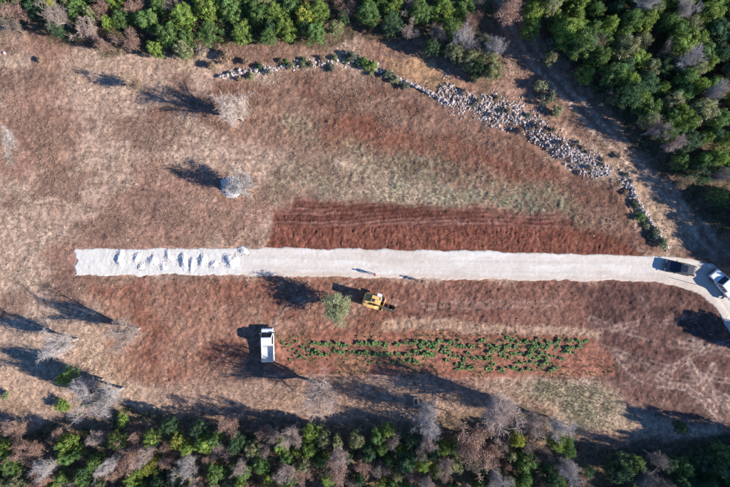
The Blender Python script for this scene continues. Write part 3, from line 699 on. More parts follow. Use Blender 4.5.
# woods: the crowns one can pick out, then the rest
TOPX = [('brown', 'pinkish brown', 100, 3, 11), ('brown', 'pinkish brown', 133, 3, 10), ('brown', 'pinkish grey', 86, 27, 11), ('brown', 'pinkish brown', 128, 38, 12), ('brown', 'pinkish brown', 103, 43, 7),
        ('bare', 'grey brown', 54, 14, 11), ('brown', 'pinkish brown', 12, 10, 12), ('brown', 'grey brown', 8, 24, 9), ('green', 'mid green', 76, 7, 10), ('green', 'dark green', 56, 28, 8), ('green', 'dark green', 34, 8, 9),
        ('green', 'mid green', 122, 18, 11), ('green', 'mid green', 146, 20, 12), ('green', 'bright green', 154, 48, 8), ('green', 'olive green', 183, 50, 9), ('green', 'mid green', 168, 34, 12),
        ('green', 'bright green', 182, 16, 13), ('green', 'bright green', 207, 6, 13), ('green', 'mid green', 232, 10, 13), ('green', 'mid green', 210, 32, 12), ('green', 'bright green', 242, 32, 11), ('green', 'mid green', 160, 4, 11),
        ('green', 'mid green', 258, 12, 12), ('green', 'bright green', 286, 28, 11), ('green', 'mid green', 268, 36, 9), ('green', 'mid green', 290, 6, 12), ('green', 'bright green', 318, 10, 12), ('green', 'mid green', 316, 32, 11), ('green', 'olive green', 336, 27, 8),
        ('brown', 'pinkish brown', 347, 6, 10), ('green', 'mid green', 368, 14, 12), ('green', 'dark green', 392, 22, 11), ('green', 'bright green', 394, 4, 11), ('brown', 'pinkish grey', 412, 30, 9), ('green', 'mid green', 420, 10, 12),
        ('green', 'bright green', 444, 8, 12), ('bare', 'pale grey', 463, 40, 13), ('green', 'olive green', 456, 52, 10), ('brown', 'pinkish brown', 472, 19, 9), ('brown', 'grey brown', 440, 34, 9), ('green', 'grey green', 482, 42, 9), ('green', 'olive green', 470, 59, 11), ('green', 'olive green', 488, 57, 10), ('green', 'mid green', 452, 27, 10), ('bare', 'pale grey', 495, 48, 10), ('green', 'olive green', 493, 70, 9),
        ('green', 'dark green', 478, 68, 8), ('green', 'dark green', 432, 46, 9), ('green', 'mid green', 20, -4, 10)]
RX_ = [('brown', 'pinkish brown', 510, 8, 14), ('bare', 'pale grey', 690, 56, 11), ('bare', 'pale grey', 686, 9, 10), ('bare', 'pinkish grey', 660, 128, 10), ('green', 'grey green', 549, 46, 8), ('green', 'pale green', 551, 58, 6), ('green', 'bright green', 536, 10, 12), ('green', 'bright green', 532, 28, 9),
       ('brown', 'tan brown', 686, 182, 7), ('green', 'mid green', 681, 160, 9), ('green', 'mid green', 719, 196, 9), ('bare', 'grey brown', 727, 176, 9), ('green', 'grey green', 610, 95, 9), ('bare', 'pinkish grey', 676, 142, 8), ('green', 'bright green', 586, 74, 10), ('green', 'bright green', 560, 22, 11)]
BOTX = [('brown', 'pinkish brown', 12, 431, 11), ('brown', 'pinkish brown', 30, 453, 13), ('brown', 'pinkish brown', 55, 438, 9), ('green', 'mid green', 67, 456, 9), ('green', 'mid green', 10, 466, 11), ('bare', 'pale grey', 44, 469, 11), ('green', 'bright green', 116, 441, 9),
        ('brown', 'pinkish brown', 130, 458, 13), ('brown', 'pinkish brown', 113, 474, 11), ('green', 'yellow green', 178, 441, 9), ('green', 'yellow green', 151, 466, 10), ('green', 'bright green', 152, 438, 9), ('brown', 'pinkish brown', 228, 426, 11), ('brown', 'pinkish grey', 218, 452, 10),
        ('green', 'mid green', 215, 473, 10), ('bare', 'pale grey', 186, 468, 11), ('brown', 'pinkish grey', 94, 440, 9), ('brown', 'grey brown', 273, 436, 9), ('green', 'bright green', 311, 433, 9), ('green', 'olive green', 324, 440, 9), ('green', 'olive green', 253, 448, 9), ('brown', 'pinkish brown', 339, 473, 15),
        ('green', 'mid green', 288, 456, 8), ('green', 'olive green', 357, 440, 9), ('green', 'dark green', 368, 453, 9), ('bare', 'pinkish grey', 285, 475, 11), ('green', 'dark green', 411, 440, 9), ('green', 'dark green', 434, 453, 10), ('brown', 'pinkish brown', 411, 475, 10), ('brown', 'pinkish brown', 475, 450, 20),
        ('brown', 'tan brown', 449, 417, 7), ('brown', 'pinkish brown', 492, 456, 11), ('green', 'yellow green', 518, 440, 8), ('green', 'mid green', 526, 463, 11), ('bare', 'pale grey', 569, 472, 11), ('bare', 'pale grey', 498, 480, 10), ('green', 'mid green', 636, 465, 9), ('bare', 'grey brown', 660, 462, 8), ('green', 'dark green', 198, 430, 9), ('green', 'dark green', 170, 424, 7), ('green', 'mid green', 96, 462, 9), ('brown', 'grey brown', 380, 470, 9), ('green', 'mid green', 84, 478, 10)]
placed = []
for zone_, lst in (('top', TOPX), ('right', RX_), ('bottom', BOTX)):
    for kind, c, u0, v0, r in lst:
        o = tree(kind, c, u0, v0, r, zone_); placed.append((*M2(o.location.x, o.location.y), r))
def fill(zone_, poly, mix, n, rr, dens=0.6, tall=None):
    us = [p[0] for p in poly]; vs = [p[1] for p in poly]; got = 0
    for _ in range(6000):
        if got >= n: break
        u0 = rng.uniform(min(us), max(us)); v0 = rng.uniform(min(vs), max(vs)); r = rng.uniform(*rr)
        if poly_sd(np.array([u0]), np.array([v0]), poly)[0] > -2: continue
        if any((u0 - a) ** 2 + (v0 - b) ** 2 < (dens * (r + c)) ** 2 for a, b, c in placed): continue
        k = rng.choice(len(mix), p=np.array([m[2] for m in mix]) / sum(m[2] for m in mix))
        tree(mix[k][0], mix[k][1], u0, v0, r, zone_, seen=False, hs=None if tall is None else rng.uniform(*tall) * (1.4 if zone_ == 'right' and u0 < 735 and poly_sd(np.array([u0]), np.array([v0]), FLOOR_R)[0] > -18 else 1)); placed.append((u0, v0, r)); got += 1
G = [('green', 'mid green', 5), ('green', 'bright green', 4), ('green', 'dark green', 3), ('green', 'olive green', 1.5), ('green', 'yellow green', .6), ('brown', 'grey brown', .4), ('bare', 'pale grey', .3)]
fill('right', [(522, 2), (560, 50), (615, 105), (655, 150), (692, 180), (735, 185), (745, -30), (515, -30)], G, 108, (7.5, 14.5), dens=.56, tall=(.72, 1.0))
fill('right', [(690, 195), (715, 200), (760, 240), (830, 240), (830, -30), (745, -30), (735, 185)], [('green', 'dark green', 3), ('green', 'mid green', 3)], 22, (10, 15), dens=.75, tall=(1.1, 1.5))
fill('top', [(60, 30), (110, 38), (200, 48), (320, 40), (345, 28), (420, 40), (485, 60), (480, -15), (-20, -15), (-20, 15), (30, 25)], G, 50, (6, 11.5), dens=.57)
MIXB = [('green', 'mid green', 3), ('green', 'olive green', 2.5), ('green', 'bright green', 2.5), ('green', 'dark green', 2), ('brown', 'pinkish brown', 3), ('bare', 'pinkish grey', 2), ('bare', 'pale grey', 1), ('brown', 'grey brown', 1.5)]
fill('bottom', [(-20, 429), (120, 427), (240, 420), (400, 422), (560, 432), (580, 452), (590, 500), (-20, 500)], MIXB, 165, (5.5, 10.5), tall=(.6, .95))
DK = [('green', 'dark green', 5), ('green', 'mid green', 3), ('bare', 'grey brown', .6)]
fill('bottom', [(590, 462), (640, 450), (760, 440), (760, 500), (590, 500)], DK, 22, (8, 13))
fill('bottom', [(748, 448), (800, 446), (860, 462), (860, 520), (748, 520)], DK, 16, (11, 16), tall=(1.7, 2.4))
# lone trees beyond the right edge whose shade reaches in
for u0, v0, r, h in [(765, 283, 8, .95), (742, 215, 11, 1.0), (741, 249, 9, .9), (757, 271, 9, 1.0), (748, 236, 13, 1.15), (760, 252, 13, 1.2), (772, 262, 13, 1.3), (750, 262, 9, .9), (786, 272, 13, 1.5), (752, 334, 13, 1.1), (764, 345, 13, 1.3), (672, 422, 6, .7)]:
    tree('green', 'dark green', u0, v0, r, 'beyond', seen=False, hs=h)
for u0, v0, r, h in [(752, 452, 13, 1.6), (768, 466, 14, 1.9), (746, 478, 13, 1.8), (780, 458, 14, 1.7), (762, 492, 14, 2.0), (792, 474, 14, 2.1), (742, 461, 11, 1.6), (718, 470, 10, 1.3), (690, 478, 10, 1.2), (668, 474, 9, 1.1), (700, 458, 9, 1.1)]:
    tree('green', 'dark green', u0, v0, r, 'bottom', seen=False, hs=h)
# labels that count the trees of one look from the left
ZW = {'top': "wood along the top edge", 'right': "dense wood at upper right", 'bottom': "wood along the bottom edge", 'beyond': "open ground past the right end of the road"}
ZS = {'top': 'top wood', 'right': 'upper right wood', 'bottom': 'bottom wood', 'beyond': 'past the right end of the road'}
def front(zone_, u, v):
    poly = {'top': FLOOR_TOP, 'right': FLOOR_R, 'bottom': FLOOR_B}.get(zone_)
    if poly is None: return True
    return poly_sd(np.array([u]), np.array([v]), poly)[0] > -17
groups = {}
for t in TREES: groups.setdefault((t[1], t[2], t[3], front(t[3], t[4], t[5])), []).append(t)
for (kind, c, z_, fr), lst in groups.items():
    lst.sort(key=lambda t: t[4])
    for i, t in enumerate(lst):
        place = ("at the edge of the " if fr else "deep in the ") + ZS[z_] if z_ != 'beyond' else ZS[z_]
        lab = f"{c} {KIND_WORD[kind]} {place}, {ordinal(i + 1)} from left" if len(lst) > 1 else f"the only {c} {KIND_WORD[kind]} {place}"
        tag(t[0], lab, 'tree', ZW[z_])

# ------------------------------------------------------------------ low growth
def tufts(name, n, zonew, mat, h=(.1, .3), w=.035, blades=4, label=None, cat=None):
    x = rng.uniform(-60, 60, n); y = rng.uniform(-41, 41, n); i, j = gidx(x, y)
    keep = (rng.random(n) < zonew[i, j]) & (under[i, j] < .3)
    x, y, z = x[keep], y[keep], H[i, j][keep]; m = len(x)
    a = rng.uniform(0, 6.28, (m, blades)); L = rng.uniform(*h, (m, blades)); lean = rng.uniform(.2, 1.1, (m, blades))
    bx = x[:, None] + rng.normal(0, .06, (m, blades)); by = y[:, None] + rng.normal(0, .06, (m, blades)); bz = np.repeat(z[:, None], blades, 1) - .02
    dx, dy = np.cos(a), np.sin(a); px, py = -dy * w, dx * w
    v = np.stack([np.stack([bx + px, by + py, bz], -1), np.stack([bx - px, by - py, bz], -1),
                  np.stack([bx + dx * L * np.sin(lean), by + dy * L * np.sin(lean), bz + L * np.cos(lean)], -1)], 2).reshape(-1, 3)
    # one tuft = one island: share nothing, colour differs from blade to blade
    me = np_mesh(name, v, np.arange(len(v)).reshape(-1, 3), mat)
    o = link(bpy.data.objects.new(name, me)); tag(o, label, cat, kind="stuff"); return o
tilled = np.clip(Z['plough'] + Z['plot'] + Z['pl'] * .6 + Z['dark_r'] * .6, 0, 1)
rubw = np.exp(-(line_d(U, V, RUB) / 13) ** 2)
gw = np.clip(1 - .5 * Z['lower'], 0, 1) * np.clip(rubw * 1.2 * sstep(.45, .6, mid) + (0.25 + 1.6 * (mid - .42)) * (1 - tilled) * (1 - .8 * Z['forest']) * (1 - Z['green'] * .7), 0, 1)
tufts("dry_grass", 300000, gw, MAT['dry_grass'], (.08, .26), .034, 4, "short dry tan grass over the unploughed fields", "grass")
tufts("green_grass", 200000, np.clip((Z['green'] + Z['green2'] * .55) * (.35 + mid * .8), 0, 1), MAT['green_grass'], (.1, .28), .03, 4, "grey green grass in the band above the ploughed strip", "grass")
tufts("undergrowth", 60000, Z['forest'] * .8, MAT['litter'], (.1, .35), .05, 3, "brown leaf litter and dead growth under the woods", "undergrowth")
def weeds_mat(): return mat_leaf("weed_leaf", (0.15, 0.19, 0.08), var=.4, trans=.2)
tufts("weeds", 90000, np.clip(Z['plot'] * sstep(.40, .56, mid) * .8, 0, 1), weeds_mat(), (.12, .3), .06, 4, "low pale weeds between the crop plants", "weeds")

# crop plants: rosettes of broad leaves
def crop_mesh(seed):
    r = np.random.default_rng(seed); v = []; f = []
    for k in range(13):
        a = k * 2.399 + r.uniform(-.2, .2); L = r.uniform(.26, .46) * (1 - .3 * (k < 4)); tilt = r.uniform(.25, .6) if k >= 5 else r.uniform(.8, 1.2)
        d = np.array([math.cos(a), math.sin(a), 0]); s = np.array([-d[1], d[0], 0]); up = np.array([0, 0, 1.0]); o = len(v)
        for t, w, dz in ((0, .03, 0), (.35, .11, .05), (.7, .13, .05), (1.0, .03, -.03)):
            c = d * L * t * math.cos(tilt) + up * (L * t * math.sin(tilt) + dz + .06)
            v += [c - s * w, c + s * w]
        for q in range(3): f.append((o + 2 * q, o + 2 * q + 1, o + 2 * q + 3, o + 2 * q + 2))
    for k in range(4):                                         # short stem
        v.append(np.array([.03 * math.cos(k * 1.57), .03 * math.sin(k * 1.57), -.05]))
    for k in range(4): v.append(np.array([.02 * math.cos(k * 1.57), .02 * math.sin(k * 1.57), .12]))
    o = len(v) - 8
    for k in range(4): f.append((o + k, o + (k + 1) % 4, o + 4 + (k + 1) % 4, o + 4 + k))
    return np_mesh("crop_plant", v, f, MAT['crop'])
CROP = [crop_mesh(k) for k in range(5)]
CROPS = []
def crop(u0, v0, s, label):
    x, y = W(u0, v0); o = link(bpy.data.objects.new("crop_plant", CROP[int(rng.integers(0, 5))]))
    o.location = (x, y, float(gz(x, y)) + .01); o.rotation_euler = (0, 0, rng.uniform(0, 6.28)); o.scale = (s, s, s * rng.uniform(.8, 1.2))
    CROPS.append((u0, v0, o, label)); return o
for i, u0 in enumerate(np.arange(314, 440, 4.4)):
    if rng.random() < .9: crop(u0 + rng.normal(), 343.5 + rng.normal() * 1.2, rng.uniform(.85, 1.4), "upper left row of the plot")
for i, u0 in enumerate(np.arange(318, 432, 4.2)):
    if rng.random() < .92: crop(u0 + rng.normal(), 353 + rng.normal() * 1.4, rng.uniform(.9, 1.45), "lower left row of the plot")
for i in range(30):
    crop(rng.uniform(282, 318), rng.uniform(341, 360), rng.uniform(.45, .75), "sparse left end of the plot")
for i in range(16):
    crop(rng.uniform(345, 425), rng.uniform(358, 366), rng.uniform(.55, .9), "stragglers below the left rows")
for row, v1 in enumerate((341, 346.5, 352, 357.5, 363, 368.5)):
    for u0 in np.arange(420 + 3 * row, 590 - 7 * row, 3.5):
        dens = fbm(np.array([u0 / 11]), np.array([v1 / 5]), 1.0, 2, 301)[0]
        if dens < .35 + .10 * (row > 3) or (u0 < 455 and row > 3): continue
        crop(u0 + rng.normal() * 1.1, v1 + rng.normal() * 1.3, rng.uniform(.55, 1.2), "right")
byrow = {}
for u0, v0, o, lab in CROPS:
    if lab == "right": lab = ("upper" if v0 < 349 else "middle" if v0 < 361 else "lower") + " third of the right half"
    byrow.setdefault(lab, []).append((u0, o))
for lab, lst in byrow.items():
    lst.sort(key=lambda q: q[0])
    for i, (_, o) in enumerate(lst): tag(o, f"leafy crop plant, {ordinal(i + 1)} from left in the {lab}", "crop plant", "leafy crop plants in the plot")

# ------------------------------------------------------------------ mesh building blocks for machines and people
def box(name, c, d, mat, parent, bev=0.02, rot=None):
    bm = bmesh.new(); bmesh.ops.create_cube(bm, size=1.0)
    for v in bm.verts: v.co = Vector((v.co.x * d[0], v.co.y * d[1], v.co.z * d[2]))
    if bev: bmesh.ops.bevel(bm, geom=bm.edges[:], offset=min(bev, min(d) * .4), segments=2, affect='EDGES', profile=.6)
    return bm_obj(name, bm, mat, parent, loc=c, rot=rot)
def prism(name, prof, wf, mat, parent, bev=0.05, cut=None, seg=2):
    """side profile (x, z) swept across the width; half width is wf(x, z)"""
    bm = bmesh.new(); L = [bm.verts.new((x, wf(x, z), z)) for x, z in prof]; Rr = [bm.verts.new((x, -wf(x, z), z)) for x, z in prof]
    n = len(prof); bm.faces.new(L); bm.faces.new(Rr[::-1])
    for i in range(n): bm.faces.new((L[i], Rr[i], Rr[(i + 1) % n], L[(i + 1) % n]))
    bmesh.ops.recalc_face_normals(bm, faces=bm.faces[:])
    if bev: bmesh.ops.bevel(bm, geom=bm.edges[:], offset=bev, segments=seg, affect='EDGES', profile=.5)
    return bm_obj(name, bm, mat, parent)
def pane(name, corners, mat, parent, t=0.012):
    c = [Vector(p) for p in corners]; n = (c[1] - c[0]).cross(c[3] - c[0]).normalized()
    bm = bmesh.new(); A = [bm.verts.new(p + n * t) for p in c]; B = [bm.verts.new(p - n * t) for p in c]
    bm.faces.new(A); bm.faces.new(B[::-1])
    for i in range(4): bm.faces.new((A[i], B[i], B[(i + 1) % 4], A[(i + 1) % 4]))
    return bm_obj(name, bm, mat, parent)
def cyl(bm, p0, p1, r0, r1=None, n=16):
    r1 = r0 if r1 is None else r1; p0, p1 = Vector(p0), Vector(p1); d = (p1 - p0).normalized(); a = d.orthogonal().normalized(); b = d.cross(a)
    A = [bm.verts.new(p0 + (a * math.cos(t) + b * math.sin(t)) * r0) for t in [2 * math.pi * k / n for k in range(n)]]
    B = [bm.verts.new(p1 + (a * math.cos(t) + b * math.sin(t)) * r1) for t in [2 * math.pi * k / n for k in range(n)]]
    bm.faces.new(A[::-1]); bm.faces.new(B)
    for k in range(n): bm.faces.new((A[k], A[(k + 1) % n], B[(k + 1) % n], B[k]))
def wheel(parent, x, y, r, w):
    s = 1 if y > 0 else -1
    bm = bmesh.new(); prof = [(r * .62, -w / 2), (r * .93, -w / 2), (r, -w * .34), (r, w * .34), (r * .93, w / 2), (r * .62, w / 2)]; n = 24
    V_ = [[bm.verts.new((q[0] * math.cos(2 * math.pi * k / n), q[1], q[0] * math.sin(2 * math.pi * k / n))) for q in prof] for k in range(n)]
    for k in range(n):
        for i in range(6): bm.faces.new((V_[k][i], V_[(k + 1) % n][i], V_[(k + 1) % n][(i + 1) % 6], V_[k][(i + 1) % 6]))
    o = bm_obj("wheel", bm, MAT['black'], parent, loc=(x, y, r))
    bm = bmesh.new(); cyl(bm, (0, -w * .3, 0), (0, s * w * .42, 0), r * .63, n=20); cyl(bm, (0, s * w * .43, 0), (0, s * w * .5, 0), r * .18, n=10)
    for k in range(5):
        t = 2 * math.pi * k / 5; cyl(bm, (math.cos(t) * r * .2, s * w * .45, math.sin(t) * r * .2), (math.cos(t) * r * .58, s * w * .45, math.sin(t) * r * .58), .035, n=6)
    bm_obj("rim", bm, MAT['steel'], o)
    return o

def pickup(name, label, cat, u0, v0, ang, z, L=5.2, Wd=1.95, roof=2.15, belt=1.25, hood_l=.55, wind_l=.75, roof_l=1.25, bed_h=1.3, paint='white_paint', hood_z=1.15, base=0.34, cargo=True):
    x, y = W(u0, v0); r = empty(name, (x, y, z), ang); tag(r, label, cat)
    hw = Wd / 2; xf = L / 2; xh = xf - hood_l; xw = xh - wind_l; xr = xw - roof_l; xb = -L / 2; p = MAT[paint]
    wide = lambda X, Zz: hw - .03 - max(0, (Zz - belt)) / (roof - belt) * .13 - max(0, X - (xf - .3)) * .25
    # cab with bonnet
    prof = [(xf, base + .08), (xf, hood_z * .72), (xf - .12, hood_z - .06), (xh, hood_z + .04), (xw, roof - .05), (xw - roof_l * .5, roof), (xr + .06, roof - .03), (xr, belt), (xr, base + .08)]
    prism("cab", prof, wide, p, r, .05)
    f1 = lambda a, b, t: (a[0] + (b[0] - a[0]) * t, a[1] + (b[1] - a[1]) * t)
    A, B = (xh, hood_z + .04), (xw, roof - .05); q0, q1 = f1(A, B, .12), f1(A, B, .9); e = .012
    w0, w1 = wide(*q0) - .09, wide(*q1) - .10; nx, nz = (B[1] - A[1]), (A[0] - B[0]); nl = math.hypot(nx, nz); nx, nz = nx / nl * e, nz / nl * e
    pane("windscreen", [(q0[0] + nx, w0, q0[1] + nz), (q0[0] + nx, -w0, q0[1] + nz), (q1[0] + nx, -w1, q1[1] + nz), (q1[0] + nx, w1, q1[1] + nz)], MAT['glass'], r)
    for s in (1, -1):
        zb, zt = belt + .05, roof - .16; wb_, wt_ = wide(0, zb) + .005, wide(0, zt) + .005
        xa = xh - (zb - hood_z) / (roof - hood_z) * wind_l - .14; xt = xh - (zt - hood_z) / (roof - hood_z) * wind_l - .14
        xm = (xa + xr) / 2 - .05 if roof_l > 1.35 else None
        spans = [(xa, xt, xr + .16)] if xm is None else [(xa, xt, xm + .05), (xm - .05, xm - .05, xr + .16)]
        for (a0, a1, b0) in spans:
            pane("side_window", [(a0, s * wb_, zb), (b0, s * wb_, zb), (b0, s * wt_, zt), (a1, s * wt_, zt)], MAT['glass'], r)
        d = box("door", ((xh - .1 + xr) / 2 + .05, s * (hw - .025), (belt + base) / 2 + .1), (xh - xr - .35, .03, belt - base - .25), p, r, .012)
        box("handle", (-(xh - xr) * .3, s * .025, (belt - base) * .3), (.16, .03, .035), MAT['grey_plastic'], d, .01)
        m = box("mirror", (xh - .15, s * (hw + .11), belt + .18), (.12, .2, .26), MAT['grey_plastic'], r, .03)
        box("mirror_arm", (0, -s * .12, -.1), (.05, .14, .04), MAT['grey_plastic'], m, .01)
        box("headlight", (xf - .05, s * (hw - .33), hood_z * .66), (.12, .36, .17), MAT['lamp'], r, .03)
        box("tail_light", (xb - .002, s * (hw - .12), bed_h - .28), (.05, .12, .28), MAT['red_lens'], r, .01)
    pane("rear_window", [(xr - .012, hw - .3, belt + .18), (xr - .012, -(hw - .3), belt + .18), (xr + .03, -(hw - .34), roof - .22), (xr + .03, hw - .34, roof - .22)], MAT['glass'], r)
    box("front_bumper", (xf + .04, 0, base + .17), (.16, Wd - .1, .24), MAT['grey_plastic'], r, .05)
    box("rear_bumper", (xb - .05, 0, base + .12), (.12, Wd - .2, .16), MAT['grey_plastic'], r, .03)
    g = box("grille", (xf - .0, 0, hood_z * .63), (.05, Wd * .5, .2), MAT['grey_plastic'], r, .015)
    box("chassis", ((xb + xf) / 2 - .1, 0, base + .06), (L - .7, Wd * .55, .2), MAT['dark_metal'], r, .02)
    # load bed
    bl = xr - .06 - xb; bc = (xr - .06 + xb) / 2; fz = base + .42
    box("bed_floor", (bc, 0, fz), (bl, Wd - .12, .1), MAT['bed_floor'], r, .01)
    for s in (1, -1):
        box("bed_side", (bc, s * (hw - .045), (fz - .18 + bed_h) / 2), (bl, .08, bed_h - fz + .18), p, r, .025)
    box("headboard", (xr - .12, 0, (fz + bed_h) / 2 + .1), (.06, Wd - .2, bed_h - fz + .16), p, r, .02)
    tg = box("tailgate", (xb + .02, 0, (fz + bed_h) / 2), (.07, Wd - .2, bed_h - fz), p, r, .02)
    box("latch", (-.045, 0, .15), (.03, .2, .06), MAT['grey_plastic'], tg, .01)
    wr = .36
    for X in (xf - max(.75, hood_l * .75), xb + 1.0):
        for s in (1, -1):
            wheel(r, X, s * (hw - .13), wr, .22)
            bm = bmesh.new()
            for k in range(9):
                t0, t1 = math.pi * k / 9, math.pi * (k + 1) / 9
                q = [bm.verts.new((X + math.cos(t) * rr, s * yy, wr + math.sin(t) * rr)) for t in (t0, t1) for rr, yy in ((wr + .05, hw - .25), (wr + .05, hw + .025), (wr + .09, hw + .025))]
                bm.faces.new((q[0], q[1], q[4], q[3])); bm.faces.new((q[1], q[2], q[5], q[4]))
            bm_obj("wheel_arch", bm, MAT['grey_plastic'], r)
    return r
# light truck in the field, nose towards the road
x, y = W(268.3, 344.5)
pickup("pickup_truck", "white truck with open load bed parked in the field left of the crop plot", "truck", 268.8, 343.6, math.radians(91.5), gmin(x, y, 2.0) + .03)
pickup("pickup_truck", "white pickup truck parked at the bend at the right end of the gravel road", "truck", 720, 284, math.radians(130), ROADZ - .02, L=5.15, Wd=1.85, roof=1.8, belt=1.12, hood_l=1.35, wind_l=.7, roof_l=1.4, bed_h=1.12, hood_z=1.02)

def suv(label, u0, v0, ang, z):
    x, y = W(u0, v0); r = empty("car", (x, y, z), ang); tag(r, label, "car"); p = MAT['dark_paint']; hw = .93
    wl = lambda X, Zz: hw - max(0, abs(X) - 1.9) * .28 - max(0, .5 - Zz) * .1
    prism("body", [(2.32, .32), (2.36, .62), (2.22, .86), (1.15, 1.0), (-2.1, 1.04), (-2.33, .86), (-2.34, .36)], wl, p, r, .07, seg=3)
    wc = lambda X, Zz: hw - .06 - max(0, Zz - 1.0) * .38
    prism("cabin", [(1.22, .97), (.42, 1.56), (-.6, 1.66), (-1.75, 1.6), (-2.15, 1.0)], wc, p, r, .05)
    pane("windscreen", [(1.13, .78, 1.06), (1.13, -.78, 1.06), (.52, -.62, 1.505), (.52, .62, 1.505)], MAT['glass'], r, .02)
    pane("rear_window", [(-2.09, -.7, 1.14), (-2.09, .7, 1.14), (-1.86, .58, 1.48), (-1.86, -.58, 1.48)], MAT['glass'], r, .03)
    for s in (1, -1):
        for a0, a1, b0, b1 in ((.98, .46, -.05, -.05), (-.15, -.15, -1.0, -1.0), (-1.1, -1.1, -1.85, -1.68)):
            w0, w1 = wc(0, 1.08) + .004, wc(0, 1.48) + .004
            pane("side_window", [(a0, s * w0, 1.08), (b0, s * w0, 1.08), (b1, s * w1, 1.48), (a1, s * w1, 1.48)], MAT['glass'], r)
        for xa, xb_ in ((1.05, -.02), (-.06, -1.1)):
            d = box("door", ((xa + xb_) / 2, s * (hw - .012), .72), (xa - xb_, .03, .52), p, r, .012)
            box("handle", (-.3, s * .025, .16), (.16, .03, .03), MAT['steel'], d, .01)
        box("mirror", (.95, s * (hw + .1), 1.08), (.14, .18, .14), p, r, .04)
        box("headlight", (2.25, s * .62, .72), (.2, .4, .14), MAT['lamp'], r, .04)
        box("tail_light", (-2.3, s * .7, .88), (.1, .26, .18), MAT['red_lens'], r, .03)
        rail = bmesh.new(); cyl(rail, (.3, s * .58, 1.7), (-1.6, s * .58, 1.69), .018, n=8)
        for X in (.3, -.6, -1.6): cyl(rail, (X, s * .58, 1.6), (X, s * .58, 1.7), .018, n=6)
        bm_obj("roof_rail", rail, MAT['steel'], r)
    box("front_bumper", (2.36, 0, .46), (.14, 1.66, .26), MAT['grey_plastic'], r, .05); box("rear_bumper", (-2.36, 0, .5), (.14, 1.66, .26), MAT['grey_plastic'], r, .05)
    box("grille", (2.37, 0, .7), (.05, .8, .12), MAT['grey_plastic'], r, .02)
    for X in (1.45, -1.4):
        for s in (1, -1): wheel(r, X, s * (hw - .1), .34, .22)
    return r
suv("dark blue car parked on the gravel road beside the white pickup truck", 677, 268, math.radians(168), ROADZ - .02)

